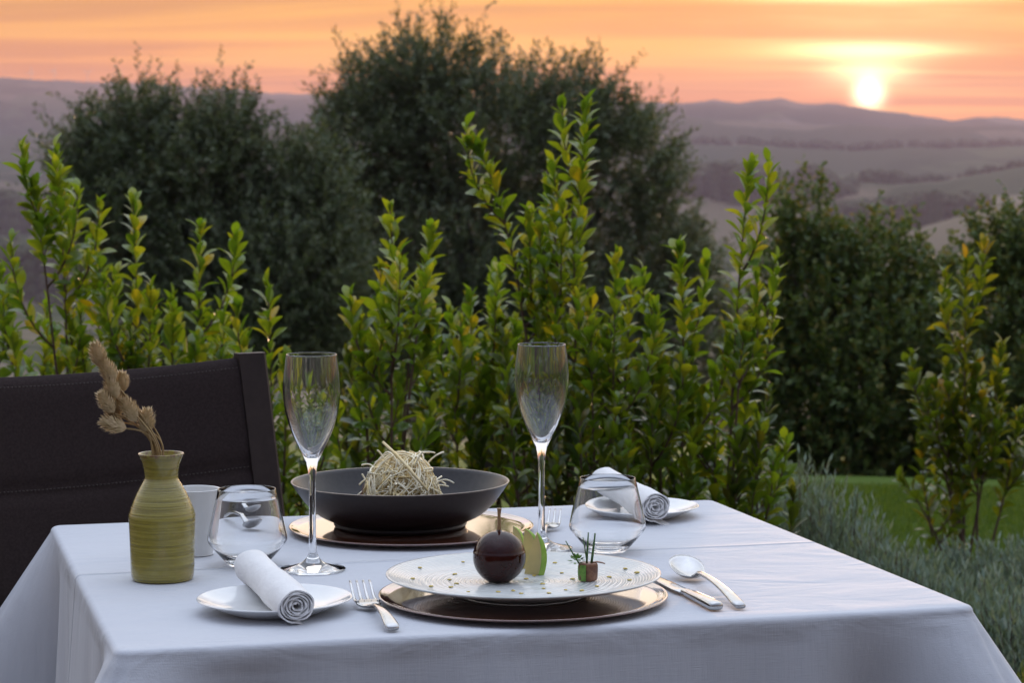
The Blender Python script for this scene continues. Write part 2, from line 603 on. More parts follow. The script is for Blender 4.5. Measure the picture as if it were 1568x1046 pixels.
def terrain_mat():
    m, t, b = mat_new('garden_and_fields')
    pos = t.n('ShaderNodeNewGeometry').outputs['Position']
    sep = t.n('ShaderNodeSeparateXYZ')
    t.set(sep.inputs[0], pos)
    x, y, z = sep.outputs
    r = t.m('SQRT', t.m('ADD', t.m('MULTIPLY', x, x), t.m('MULTIPLY', y, y)))
    vo = t.n('ShaderNodeTexVoronoi', feature='F1')
    t.set(vo.inputs['Vector'], t.vm('ADD', pos, t.vm('SCALE', pos)))
    vo.inputs['Scale'].default_value = .0042
    vo.inputs['Randomness'].default_value = .9
    fsep = t.n('ShaderNodeSeparateXYZ')
    t.set(fsep.inputs[0], vo.outputs['Color'])
    field = t.ramp(fsep.outputs[0], [(0, (.05, .065, .03)), (.25, (.15, .125, .08)), (.45, (.08, .10, .045)), (.6, (.20, .17, .12)), (.8, (.045, .065, .035)), (1, (.13, .125, .08))], 'CONSTANT')
    scrub = t.rng(t.noise(pos, .012, 6, .62), .50, .60)
    field = t.mix(scrub, field, (.035, .05, .02, 1))
    lawn = t.mix(t.noise(pos, 3, 5), (.045, .085, .012, 1), (.08, .12, .018, 1))
    soil = t.mix(t.noise(pos, 14, 4), (.06, .042, .028, 1), (.10, .075, .05, 1))
    near = t.mix(t.rng(t.m('ADD', y, t.m('MULTIPLY', t.noise(pos, 2, 3), .4)), 5.9, 6.2), soil, lawn)
    c = t.mix(t.rng(r, 40, 160), near, field)
    t.set(b.inputs['Base Color'], c)
    b.inputs['Roughness'].default_value = .95
    b.inputs['Specular IOR Level'].default_value = .1
    bp = t.n('ShaderNodeBump')
    bp.inputs['Strength'].default_value = .6
    bp.inputs['Distance'].default_value = .02
    t.set(bp.inputs['Height'], t.noise(pos, 30, 4))
    t.set(b.inputs['Normal'], bp.outputs[0])
    return m


M['cloth'] = cloth_mat()
M['vase'] = vase_mat()
M['plate'] = plate_mat()
M['terrain'] = terrain_mat()

# ------------------------------------------------------------------ terrain
LAYERS = [  # distance, radial width, silhouette as (pixel column, pixel row)
    (3300, 420, [(-3000, 120), (-400, 128), (0, 122), (100, 124), (200, 127), (300, 133), (420, 143), (500, 146), (700, 150), (900, 153), (1010, 158), (1060, 156), (1095, 151), (1130, 158), (1195, 153), (1230, 159), (1280, 160), (1330, 168), (1400, 177), (1460, 185), (1520, 177), (1568, 183), (1800, 160), (4500, 150)]),
    (2500, 330, [(-3000, 200), (0, 208), (300, 206), (900, 185), (1000, 172), (1040, 175), (1100, 182), (1200, 187), (1300, 190), (1400, 196), (1500, 193), (1568, 197), (4500, 190)]),
    (1900, 260, [(-3000, 230), (0, 242), (120, 238), (300, 246), (1000, 214), (1050, 218), (1200, 222), (1300, 229), (1400, 226), (1568, 224), (4500, 220)]),
    (1250, 200, [(-3000, 290), (0, 318), (200, 310), (900, 290), (1050, 272), (1150, 290), (1230, 290), (1300, 281), (1400, 281), (1450, 276), (1500, 268), (1568, 256), (1800, 235), (4500, 230)]),
    (820, 110, [(-3000, 380), (0, 395), (100, 400), (400, 420), (1100, 420), (1300, 392), (1380, 358), (1450, 336), (1500, 321), (1568, 306), (1700, 290), (4500, 270)]),
    (480, 70, [(-3000, 460), (0, 500), (120, 520), (400, 540), (1200, 540), (1568, 480), (4500, 420)]),
]


def ground_z(x, y):
    x, y = np.asarray(x, float), np.asarray(y, float)
    r = np.hypot(x, y)
    az = np.arctan2(x, y)
    base = np.interp(r, [0, 8.0, 9.0, 12, 30, 120, 500, 900, 1500, 2500, 4200], [0, 0, -.05, -.38, -2.7, -13, -46, -58, -62, -60, -50])
    s = np.clip((np.cos(az) + .2) / .5, 0, 1)
    base = base * s
    ca = np.clip(np.cos(az), .25, 1)
    col = np.clip(784 + FPX * np.tan(np.clip(az, -1.2, 1.2)), -3000, 4500)
    out = base.copy()
    for k, (Rk, W, sil) in enumerate(LAYERS):
        sx, sy = zip(*sil)
        row = np.interp(col, sx, sy) + (vnoise(col / 37., k * 9.1, k) - .5) * 4 + (vnoise(col / 11., k * 3.3, k + 9) - .5) * 1.6
        zk = CAMZ + (HOR - row) / FPX * Rk * ca
        e = np.exp(-((r - Rk) / W) ** 2)
        out = np.where(s > .5, np.maximum(out, base + (zk - base) * e), out)
    rough = (vnoise(x / 60., y / 60., 3) - .5) * np.interp(r, [60, 300, 4000], [0, 2.0, 4.0])
    return out + rough


def make_terrain():
    rad = np.concatenate([[.002], np.arange(0.5, 14, .5), np.geomspace(14, 60, 22)[1:], np.geomspace(60, 4200, 230)[1:]])
    fine = np.arange(-14, 14.001, .07)
    mid = np.arange(14.4, 50, .8)
    far = np.arange(54, 180, 5.)
    azd = np.concatenate([-far[::-1], -mid[::-1], fine, mid, far])
    az = np.radians(azd)
    RR, AA = np.meshgrid(rad, az, indexing='ij')
    X, Y = RR * np.sin(AA), RR * np.cos(AA)
    Z = ground_z(X, Y)
    nr, na = RR.shape
    V = np.stack([X, Y, Z], -1).reshape(-1, 3)
    i, j = np.meshgrid(np.arange(nr - 1), np.arange(na), indexing='ij')
    jn = (j + 1) % na
    F = np.stack([i * na + j, i * na + jn, (i + 1) * na + jn, (i + 1) * na + j], -1).reshape(-1, 4)[:, ::-1]
    o = np_obj('ground', V, F, M['terrain'], smooth=True)
    tag(o, kind='structure')
    return o


make_terrain()


# ------------------------------------------------------------------ tablecloth and table
TC = Vector((-.050, 2.712))            # table centre
TROT = R(15.0)
TW, TD = .875, .800                     # cloth-covered table size


def tl(u, v, z=TZ):
    """table-local to world"""
    c, s = math.cos(TROT), math.sin(TROT)
    return Vector((TC.x + u * c - v * s, TC.y + u * s + v * c, z))


def make_cloth():
    hw, hd, rc, re = TW / 2, TD / 2, .016, .007
    # perimeter of the rounded rectangle: point, outward normal, distance to nearest corner
    per = []
    n_side, n_c = 110, 14
    cs = [(hw - rc, -hd + rc, -90), (hw - rc, hd - rc, 0), (-hw + rc, hd - rc, 90), (-hw + rc, -hd + rc, 180)]
    for k in range(4):
        cx, cy, a0 = cs[k]
        for i in range(n_c):
            a = R(a0 + 90 * i / n_c)
            per.append((cx + rc * math.cos(a), cy + rc * math.sin(a), math.cos(a), math.sin(a), 0.0, k))
        nx, ny, b0 = cs[(k + 1) % 4]
        a = R(a0 + 90)
        p0 = (cx + rc * math.cos(a), cy + rc * math.sin(a))
        p1 = (nx + rc * math.cos(a), ny + rc * math.sin(a))
        L = math.dist(p0, p1)
        for i in range(n_side):
            # denser towards the corners
            q = .5 - .5 * math.cos(math.pi * i / n_side)
            d = min(q, 1 - q) * L
            kk = k if q < .5 else (k + 1) % 4
            per.append((p0[0] + (p1[0] - p0[0]) * q, p0[1] + (p1[1] - p0[1]) * q, math.cos(a), math.sin(a), d if q < .5 else -d, kk))
    n = len(per)
    v, f, rows = [(0, 0, 0)], [], []
    for s in list(np.linspace(.06, 1, 22)):
        row = []
        for (px, py, nx, ny, d, k) in per:
            ex, ey = px - nx * re, py - ny * re
            row.append(len(v))
            v.append((ex * s, ey * s, 0))
        rows.append(row)
    for i in range(1, 6):
        a = R(90 * i / 6)
        row = []
        for (px, py, nx, ny, d, k) in per:
            ex, ey = px - nx * re, py - ny * re
            row.append(len(v))
            v.append((ex + nx * re * math.sin(a), ey + ny * re * math.sin(a), -re + re * math.cos(a)))
        rows.append(row)
    rng = random.Random(4)
    ph = [rng.uniform(0, 6.28) for _ in range(8)]
    DROP = .27
    for i in range(0, 34):
        t = DROP * (i / 33) ** 1.15
        row = []
        for idx, (px, py, nx, ny, d, k) in enumerate(per):
            corner = math.exp(-(d / .045) ** 2)
            valley = math.exp(-((abs(d) - .105) / .045) ** 2)
            u = px * nx * 0 + (px * ny - py * nx)       # runs along the side
            ripple = .018 * math.sin(u * 19 + ph[k]) + .010 * math.sin(u * 43 + ph[k + 4])
            o = t * (.06 + .40 * corner - .34 * valley * (1 - math.exp(-t / .05))) + t * ripple * 2.2
            # corners flare along the diagonal
            sx, sy = (1, 1, -1, -1)[k], (-1, 1, 1, -1)[k]
            row.append(len(v))
            v.append((px + nx * o + .45 * corner * t * .30 * sx, py + ny * o + .45 * corner * t * .30 * sy, -re - t + .02 * t * corner))
        rows.append(row)
    for i in range(n):
        f.append((0, rows[0][i], rows[0][(i + 1) % n]))
    for A, B in zip(rows, rows[1:]):
        for i in range(n):
            j = (i + 1) % n
            f.append((A[i], B[i], B[j], A[j]))
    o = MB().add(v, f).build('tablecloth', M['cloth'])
    o.location = (TC.x, TC.y, TZ)
    o.rotation_euler = (0, 0, TROT)
    md = o.modifiers.new('thick', 'SOLIDIFY')
    md.thickness = .0012
    md.offset = -1
    tag(o, 'white linen cloth with ironed fold draped over the dining table', 'tablecloth')


make_cloth()
tb = empty('dining_table', (TC.x, TC.y, 0), 'square wooden dining table hidden under the white linen cloth', 'table', rz=TROT)
MB().add(*box(-TW / 2 + .013, TW / 2 - .013, -TD / 2 + .013, TD / 2 - .013, TZ - .035, TZ - .004)).build('tabletop', M['wood'], tb, smooth=False)
for sx in (-1, 1):
    for sy in (-1, 1):
        MB().add(*box(sx * .30 - .025, sx * .30 + .025, sy * .29 - .025, sy * .29 + .025, 0, TZ - .036)).build('leg', M['wood'], tb, smooth=False)


# ------------------------------------------------------------------ chair
def make_chair():
    pr, pl = Vector((-.357, 3.395)), Vector((-.80, 3.115))   # tops of the two back posts
    mid = (pr + pl) / 2
    ux = (pr - pl).normalized()
    fw = Vector((ux.y, -ux.x))                               # the way the chair faces
    wd = (pr - pl).length
    rz = math.atan2(ux.y, ux.x)
    root = empty('sling_chair', (mid.x, mid.y, 0), 'dark brown padded sling armchair drawn up to the table', 'chair', rz=rz)
    # local: x along the back, -y is forward
    hw = wd / 2

    def back(x, z, off=0.0):
        # reclined back: top leans away, lower part forward; bowed between the posts
        rec = (0.925 - z) * .20
        bow = .030 * (1 - (x / hw) ** 2)
        return (x * (1 + .10 * (0.925 - z)), -rec + bow * .9 + off, z - .012 * (1 - (x / hw) ** 2) + .004 * (x / hw))
    nx_, nz_ = 40, 40
    seams = [.865 - .0, .775, .62]
    v, f = [], []
    for side in (0, 1):
        for j in range(nz_ + 1):
            z = .46 + (.925 - .46) * j / nz_
            for i in range(nx_ + 1):
                x = -hw * .93 + hw * 1.86 * i / nx_
                puff = .009
                for s in (.775, .62):
                    puff -= .006 * math.exp(-((z - s) / .010) ** 2)
                puff -= .007 * math.exp(-((z - .925) / .012) ** 2)
                v.append(back(x, z, -puff if side == 0 else puff * .6))
    w = nx_ + 1
    h = w * (nz_ + 1)
    for j in range(nz_):
        for i in range(nx_):
            a = j * w + i
            f.append((a, a + 1, a + w + 1, a + w))
            f.append((h + a, h + a + w, h + a + w + 1, h + a + 1))
    for i in range(nx_):
        a = nz_ * w + i
        f.append((a, a + 1, h + a + 1, h + a))
        f.append((i, h + i, h + i + 1, i + 1))
    for j in range(nz_):
        a = j * w
        f.append((a, a + w, h + a + w, h + a))
        a = j * w + nx_
        f.append((a, h + a, h + a + w, a + w))
    sl = MB().add(v, f).build('backrest', M['chair_fabric'], root)
    # stitched seams along the padding
    for s in (.912, .775, .62):
        mb = MB()
        for k in range(86):
            x0 = -hw * .90 + hw * 1.80 * k / 86
            p0, p1 = back(x0, s, -.0060 if s < .9 else -.0065), back(x0 + hw * 1.80 / 86 * .55, s, -.0060 if s < .9 else -.0065)
            mb.add(*tube([p0, p1], .0008, 4))
        o = mb.build('seam', M['thread'], sl)
    for sx in (-1, 1):
        # wrapped fabric edge over the post, and the alloy post behind it
        pts = [Vector(back(sx * hw * .965, z)) for z in np.linspace(.44, .929, 14)]
        mb = MB()
        vv, ff = [], []
        for p in pts:
            for (a, b) in ((-.024, -.008), (.014, -.010), (.019, -.005), (.019, .010), (-.024, .009)):
                vv.append((p.x + sx * a, p.y + b, p.z))
        for q in range(len(pts) - 1):
            for k in range(5):
                l = (k + 1) % 5
                ff.append((q * 5 + k, q * 5 + l, (q + 1) * 5 + l, (q + 1) * 5 + k))
        ff.append(tuple(range(5)))
        ff.append(tuple((len(pts) - 1) * 5 + k for k in range(5)))
        mb.add(vv, ff).build('back_post', M['chair_dark'], root, sharp=40)
        # legs and arm
        pb = Vector(back(sx * hw * .965, .46))
        MB().add(*tube([(pb.x, pb.y, .47), (pb.x + sx * .01, pb.y + .10, 0)], [.014, .012], 10)).build('leg', M['chair_metal'], root, sharp=50)
        MB().add(*tube([(pb.x, pb.y - .40, .44), (pb.x + sx * .01, pb.y - .40, 0)], [.014, .012], 10)).build('leg', M['chair_metal'], root, sharp=50)
    # armrest on the outer side, its tip just clears the cloth
    a0 = Vector(back(-hw * .965, .68))
    inv = Matrix.Rotation(-rz, 2)
    tip = inv @ (Vector((-.66, 2.97)) - mid)
    MB().add(*tube([(a0.x, a0.y, .680), ((a0.x + tip.x) / 2 - .01, (a0.y + tip.y) / 2, .690), (tip.x, tip.y, .684)], [.010, .009, .005], 10)).build('armrest', M['chair_metal'], root, sharp=50)
    v, f = loft([(-hw * .9, .445, .20, .012), (-hw * .5, .438, .21, .012), (0, .435, .212, .012), (hw * .5, .438, .21, .012), (hw * .9, .445, .20, .012)], 16, 5)
    MB().add([(a, b - .29, c) for a, b, c in v], f).build('seat', M['chair_fabric'], root)


make_chair()

# ------------------------------------------------------------------ glassware
def shell(outer, inner):
    """outer bottom-to-top then inner top-to-bottom, both closed on the axis"""
    return outer + inner[::-1]


def make_flute(px, py, label, rz=0.0, lean=0.0, s=1.0):
    p = on(px, py)
    root = empty('champagne_flute', p, label, 'champagne flute', 'champagne flutes on the table')
    o = smooth_prof([(.0360, .0016), (.0357, .0028), (.026, .0046), (.013, .0090), (.0062, .0165), (.0042, .030), (.0038, .060), (.0038, .090), (.0044, .108), (.0070, .121), (.0128, .134), (.0215, .152), (.0285, .174), (.0315, .196), (.0312, .214), (.0292, .232), (.0280, .2405)], 5)
    i = smooth_prof([(0.0, .1268), (.0045, .1280), (.0112, .1370), (.0204, .1545), (.0275, .1755), (.0305, .1965), (.0302, .2140), (.0283, .232), (.0272, .2405)], 5)
    prof = [(0, .0002), (.034, .0002), (.0358, .0008)] + o + [(.0276, .2412)] + i[::-1]
    prof = [(r * s, z * s) for r, z in prof]
    cut = [k for k, (r, z) in enumerate(prof) if z < .113 * s and k < len(prof) // 2]
    b = MB().add(*lathe(prof, 72)).build('glass_body', M['glass'], root)
    b.rotation_euler = (0, lean, rz)
    return root


make_flute(479, 874, 'tall empty champagne flute standing between the napkin roll and the black bowl')
make_flute(829, 842, 'tall empty champagne flute standing behind the apple slices', s=1.0)


def make_tumbler(px, py, label, s=1.0):
    p = on(px, py)
    root = empty('stemless_glass', p, label, 'drinking glass', 'stemless tumblers on the table')
    o = [(.0195, .0002), (.0215, .0008), (.0230, .0025), (.0300, .0100), (.0400, .0215), (.0436, .0262), (.0447, .0298), (.0444, .0340), (.0420, .0450), (.0385, .0600), (.0350, .0750), (.0325, .0862)]
    i = [(0, .0050), (.0190, .0056), (.0290, .0112), (.0392, .0230), (.0425, .0276), (.0434, .0304), (.0430, .0344), (.0407, .0450), (.0373, .0600), (.0339, .0750), (.0315, .0862)]
    prof = [(0, .0012), (.015, .0012)] + o + [(.0320, .0868)] + i[::-1]
    MB().add(*lathe([(r * s, z * s) for r, z in prof], 80)).build('glass_body', M['glass'], root)


make_tumbler(379, 866, 'wide stemless glass tumbler beside the green vase')
make_tumbler(930, 845, 'wide stemless glass tumbler in front of the far napkin roll', 1.0)

# ------------------------------------------------------------------ vase, cup, dried stalks
vp = on(249, 888)
vase = empty('vase', vp, 'olive green glazed ceramic bottle vase with flared neck', 'vase')
vo = [(0, .001), (.029, .0008), (.0325, .0025), (.0340, .0080), (.0345, .020), (.0352, .045), (.0358, .064), (.0360, .0700), (.0352, .0735), (.0325, .0815), (.0275, .0935), (.0215, .1045), (.0184, .1105), (.0180, .1150), (.0196, .1250), (.0232, .1345), (.0246, .1372), (.0244, .1384), (.0230, .1380), (.0215, .1345), (.0180, .1250), (.0160, .115), (.018, .105), (.029, .080), (.0305, .06), (.030, .01), (0, .007)]
MB().add(*lathe(smooth_prof(vo, 4), 72, wob=lambda a, r, z: 1 + .006 * math.sin(a + z * 30))).build('vase_body', M['vase'], vase)

cp = on(299, 850)
cup = empty('porcelain_beaker', cp, 'plain white porcelain beaker half hidden behind the green vase', 'cup')
MB().add(*lathe(smooth_prof([(0, .001), (.019, .001), (.0205, .003), (.0225, .02), (.0262, .05), (.0290, .0745), (.0293, .0765), (.0283, .0770), (.0274, .074), (.0245, .05), (.0205, .02), (.018, .006), (0, .0045)], 4), 64)).build('beaker_body', M['porcelain'], cup)


def make_stalk(hx, hy, tilt, size, dy, rng, label):
    """hx, hy: pixel of the seed head's middle; tilt: lean of the head from upright (left positive)"""
    Y = vp.y + dy
    hc = at(hx, hy, Y)
    mouth = vp + Vector((rng.uniform(-.009, .002), rng.uniform(-.008, .008), .139))
    foot = vp + Vector((rng.uniform(.0, .014), rng.uniform(-.012, .012), .012))
    L = .0265 * size
    Rr = .0083 * size
    ax = Vector((-math.sin(tilt), rng.uniform(-.25, .1), math.cos(tilt))).normalized()
    hb = hc - ax * L * .5
    root = empty('dried_grass_stalk', foot, label, 'dried stalk', 'dried grass stalks in the green vase')
    # stem: foot -> mouth -> head base
    pts = []
    ctrl = mouth + (mouth - foot).normalized() * .025
    for k in range(6):
        pts.append(foot.lerp(mouth, k / 6))
    for k in range(13):
        t = k / 12
        pts.append(mouth * (1 - t) ** 2 + ctrl * 2 * t * (1 - t) + hb * t * t)
    MB().add(*tube([p - foot for p in pts], .0011, 6)).build('stalk_stem', M['dry_stem'], root)
    # head: egg-shaped core clad in pointed bracts
    u = ax.cross(Vector((0, 1, .1))).normalized()
    w = ax.cross(u)
    mb = MB()
    core = [(0, 0)] + [(Rr * .86 * math.sin(math.pi * q) ** .75 * (1.12 - .35 * q), L * q) for q in np.linspace(.06, .94, 9)] + [(0, L)]
    cv, cf = lathe(core, 12)
    mb.add([hb - foot + u * a + w * b + ax * c for a, b, c in cv], cf)
    for k in range(150):
        q = .04 + .92 * (k + .5) / 150
        a = k * 2.39996 + rng.uniform(-.1, .1)
        rr = Rr * .80 * math.sin(math.pi * min(max(q, .06), .94)) ** .75 * (1.12 - .35 * q)
        od = u * math.cos(a) + w * math.sin(a)
        td = ax.cross(od)
        b = hb - foot + od * rr + ax * (L * q)
        dd = (od * (.78 - .30 * q) + ax * (.78 + .3 * q)).normalized()
        bl = .0078 * size * rng.uniform(.8, 1.25)
        bw = .0016 * size
        mb.add([b - td * bw * .6, b + dd * bl * .45 + td * bw * -1 + od * .0004, b + dd * bl + od * .0006, b + dd * bl * .45 + td * bw + od * .0004, b + td * bw * .6], [(0, 1, 2, 3, 4)])
    mb.build('seed_head', M['dry_head'], root, smooth=False)


rg = random.Random(11)
heads = [(151, 546, .28, 0.96, .000, 'topmost dried grass stalk, its bristly head rising above the chair back'),
         (167, 570, .42, 0.93, -.004, 'dried grass stalk with head just under the topmost one'),
         (186, 588, -.10, 0.83, .010, 'dried grass stalk with head turned upright behind the upper heads'),
         (173, 596, .42, 0.86, -.006, 'dried grass stalk with middle head of the left leaning bunch'),
         (165, 618, .52, 0.95, -.010, 'dried grass stalk with head sticking out left at mid height'),
         (181, 621, .15, 0.82, .008, 'dried grass stalk with head hidden deep in the bunch'),
         (175, 636, .75, 0.79, .006, 'dried grass stalk with small head tucked above the lowest one'),
         (176, 651, 1.25, 1.00, -.008, 'dried grass stalk with lowest head lying almost level'),
         (200, 630, .45, 1.00, -.004, 'dried grass stalk with head over the thick of the stems'),
         (224, 648, -.10, 0.98, .004, 'dried grass stalk standing apart upright above the vase mouth')]
for h in heads:
    make_stalk(*h[:5], rg, h[5])


# ------------------------------------------------------------------ plates and bowl
def make_charger(px, py, label):
    p = on(px, py)
    root = empty('charger_plate', p, label, 'charger plate', 'bronze charger plates')
    prof = [(0, .0015), (.10, .0012), (.130, .002), (.1475, .0066), (.1492, .0078), (.1490, .0086), (.1472, .0086), (.142, .0072), (.132, .0060), (.09, .0057), (0, .0056)]
    MB().add(*lathe(smooth_prof(prof, 5), 120)).build('charger_body', M['charger'], root)
    return p


pn = make_charger(801, 921, 'polished bronze charger under the pale dessert plate')
pf = make_charger(630, 815, 'polished bronze charger under the black bowl')

# dessert plate, slightly out of round, ribbed by hand
dp = Vector((pn.x, pn.y + .012, TZ + .0062))
dpl = empty('dessert_plate', dp, 'pale ribbed stoneware dessert plate with golden sauce drops', 'plate')
top = []
for k in range(60):
    r = .004 + k / 59 * .100
    top.append((r, .0122 + .00045 * math.sin(r * 1150) * min(1, r / .02) + .0012 * (r / .1) ** 2))
prof = [(0, .002), (.060, .002), (.0615, .0002), (.066, .0002), (.070, .0030), (.100, .0095), (.125, .0150), (.1395, .0190), (.1418, .0202), (.1415, .0214), (.1390, .0212), (.130, .0180), (.118, .0150), (.110, .0138)] + top[::-1] + [(0, .0122)]
MB().add(*lathe(prof, 144, wob=lambda a, r, z: 1 + (.010 * math.sin(2 * a + .9) + .008 * math.sin(3 * a + .4)) * min(1, r / .1))).build('plate_body', M['plate'], dpl)
PZ = dp.z + .0128                       # eating surface


def coupe(px, py, label, rad=.078):
    p = on(px, py)
    root = empty('bread_plate', p, label, 'side plate', 'white bread plates')
    s = rad / .078
    prof = [(0, .0010), (.040, .0010), (.045, .0002), (.048, .0010), (.060, .0060), (.0755, .0128), (.0780, .0140), (.0776, .0150), (.0755, .0146), (.062, .0092), (.048, .0052), (.03, .0040), (0, .0038)]
    MB().add(*lathe(smooth_prof([(r * s, z * s) for r, z in prof], 5), 96, wob=lambda a, r, z: 1 + .012 * math.sin(2 * a))).build('plate_body', M['porcelain'], root)
    return p


bp1 = coupe(421, 937, 'white bread plate under the napkin roll near the fork')
bp2 = coupe(979, 791, 'white bread plate under the napkin roll at the far place setting', .076)


def napkin(near, far, rad, label, seed, flap_dir):
    """rolled cloth: near/far are the ends of its axis"""
    rng = random.Random(seed)
    ax = (far - near)
    L = ax.length
    ax.normalize()
    side = ax.cross(Vector((0, 0, 1))).normalized()
    up = side.cross(ax)
    th = .0016
    turns, n = 5.6, 150
    pitch = (rad - .003) / turns
    sp = []
    a_end = -math.pi / 2 - .25
    for k in range(n + 1):
        q = k / n
        r = .003 + (rad - .003) * q
        a = a_end - (1 - q) * turns * 2 * math.pi * (1 if flap_dir > 0 else -1)
        sp.append((r * math.cos(a) * flap_dir * (1 + .05), r * math.sin(a) * .95))
    # loose hem trailing along the plate and table
    lx, ly = sp[-1]
    for k in range(1, 9):
        sp.append((lx + flap_dir * .0038 * k, ly - .0006 * k + .0010 * math.sin(k * 1.1)))
    m = len(sp)
    nl = 22
    v, f = [], []
    for i in range(nl + 1):
        t = i / nl
        for layer in (0, 1):
            for k in range(m):
                x, y = sp[k]
                x0, y0 = sp[max(k - 1, 0)]
                x1, y1 = sp[min(k + 1, m - 1)]
                tx, ty = x1 - x0, y1 - y0
                ln = math.hypot(tx, ty) or 1
                nx, ny = -ty / ln, tx / ln
                o = th * (.5 if layer else -.5)
                q = k / m
                wr = 1 + .055 * math.sin(t * 8 + seed + q * 5) * q + .015 * math.sin(t * 23 + q * 40) * q
                push = (.0035 * math.sin(k * .21 + seed) * q + .0022 * math.sin(k * .83)) * ((1 - t) ** 6 - t ** 6)
                fl = 0
                if k > n:
                    fl = -.004 * (1 - t) * (k - n) / 8 * 1.0
                pt = near + ax * (L * t + push) + side * (x + nx * o) * wr + up * ((y + ny * o) * wr + fl)
                v.append(pt - near)
    w = m
    st = 2 * m
    for i in range(nl):
        for k in range(m - 1):
            a = i * st + k
            f.append((a, a + 1, a + st + 1, a + st))
            b = a + w
            f.append((b, b + st, b + st + 1, b + 1))
        a = i * st + m - 1
        f.append((a, a + w, a + w + st, a + st))
        a = i * st
        f.append((a, a + st, a + w + st, a + w))
    for k in range(m - 1):
        f.append((k, k + w, k + w + 1, k + 1))
        a = nl * st + k
        f.append((a, a + 1, a + w + 1, a + w))
    o = MB().add(v, f).build('napkin_roll', M['napkin'], sharp=60)
    o.location = near
    tag(o, label, 'napkin', 'rolled white napkins')


napkin(at(455, 929, 2.335), at(388, 868, 2.515), .0185, 'tightly rolled white cloth napkin lying across the near bread plate', 1, 1)
napkin(at(1004, 777, 2.975), at(926, 737, 3.115), .0190, 'rolled white cloth napkin on the far bread plate behind the tumbler', 2, 1)

# black bowl
bz = TZ + .0060
bpnt = Vector((pf.x - .014, pf.y + .012, bz))
bowl = empty('black_bowl', bpnt, 'wide matt black stoneware bowl holding crisp noodles', 'bowl')
prof = [(0, .002), (.070, .002), (.072, .0002), (.079, .0002), (.0815, .003), (.082, .006), (.086, .0085), (.100, .0155), (.114, .028), (.126, .0435), (.1325, .0535), (.1335, .0548)]
inn = [(.1300, .0536), (.122, .042), (.110, .0265), (.095, .0145), (.075, .0085), (.03, .0075), (0, .0075)]
MB().add(*lathe(smooth_prof(prof, 4) + [(.1330, .0554), (.1318, .0553)] + smooth_prof(inn, 4), 128)).build('bowl_body', M['bowl'], bowl)
MB().add(*lathe([(.1334, .0549), (.1338, .0554), (.1334, .0559), (.1322, .0559), (.1316, .0554)], 128)).build('bowl_rim', M['bowl_edge'], bowl)


# noodle nest
def wander(rng, c, rx, rz, n, jit):
    """a strand that wanders over a dome, now and then springing clear of it"""
    d = Vector((rng.gauss(0, 1), rng.gauss(0, 1), rng.uniform(-.3, 1.2))).normalized()
    tg = d.cross(Vector((rng.gauss(0, 1), rng.gauss(0, 1), rng.gauss(0, 1)))).normalized()
    turn = rng.uniform(-.25, .25)
    k0 = rng.uniform(.84, 1.0)
    ph = rng.uniform(0, 6)
    amp = rng.choice((.02, .03, .05, .10))
    pts = []
    for i in range(n):
        d = (d + tg * .14).normalized()
        tg = (tg - d * tg.dot(d)).normalized()
        turn = turn * .85 + rng.uniform(-jit, jit)
        tg = (tg + d.cross(tg) * turn).normalized()
        kk = k0 + amp * math.sin(i * .35 + ph)
        z = rz * kk * d.z if d.z > 0 else .02 * d.z
        pts.append(c + Vector((rx * kk * d.x * (1 - .12 * max(d.z, 0)), rx * kk * d.y, z)))
    return pts


nc = Vector((at(616, 740, bpnt.y).x, bpnt.y - .012, bz + .046))
nest = empty('noodle_nest', Vector((nc.x, nc.y, bz + .0075)), 'mound of crisp pale fried noodles piled in the black bowl', 'food')
nl_ = nc - nest.location
rn = random.Random(7)
cv, cf = lathe([(0, -.03)] + [(.036 * math.sin(q), .006 - .036 * math.cos(q)) for q in np.linspace(.5, 2.9, 12)] + [(0, .044)], 26)
MB().add([nl_ + Vector((a, b, c)) * (1 + .06 * math.sin(a * 300) * math.sin(b * 260 + c * 240)) for a, b, c in cv], cf).build('noodle_core', M['noodle_core'], nest)
for nm, mt, cnt in (('noodle_tangle', M['noodle'], 120), ('noodle_tangle', M['noodle_pale'], 190)):
    mb = MB()
    for _ in range(cnt):
        mb.add(*tube(wander(rn, nl_ + Vector((0, 0, -.004)), .047, .052, rn.randint(9, 20), .13), rn.uniform(.0006, .0010), 5))
    tag(mb.build(nm, mt, nest), kind='stuff')
for _ in range(26):
    a_, e_ = rn.uniform(0, 6.28), rn.uniform(-.1, 1.2)
    d_ = Vector((math.cos(a_) * math.cos(e_), math.sin(a_) * math.cos(e_), math.sin(e_)))
    p0 = nl_ + Vector((d_.x * .045, d_.y * .045, d_.z * .049 - .004))
    sd = d_.cross(Vector((rn.gauss(0, 1), rn.gauss(0, 1), rn.gauss(0, 1)))).normalized()
    ln_ = rn.uniform(.012, .030)
    cu = rn.uniform(-2.2, 2.2)
    pts = []
    q = p0.copy()
    dd = (d_ + sd * .8).normalized()
    for k in range(12):
        pts.append(q.copy())
        q = q + dd * (ln_ / 11)
        dd = (dd + sd * cu * .12 + Vector((0, 0, -.05))).normalized()
    MB().add(*tube(pts, .0011, 6)).build('noodle_strand', M['noodle_pale'], nest)
q0, q1 = at(586, 677, nc.y - .02) - nest.location, at(655, 752, nc.y - .052) - nest.location
MB().add(*tube([q0, q0.lerp(q1, .25) + Vector((.003, 0, -.001)), q0.lerp(q1, .55) + Vector((.001, -.004, .002)), q1], [.0016, .0020, .0019, .0015], 7)).build('thick_noodle', M['noodle'], nest)
fil = empty('fish_fillet', Vector((nc.x, nc.y - .006, bz + .0080)), 'pale fillet lying under the crisp noodles in the bowl', 'food')
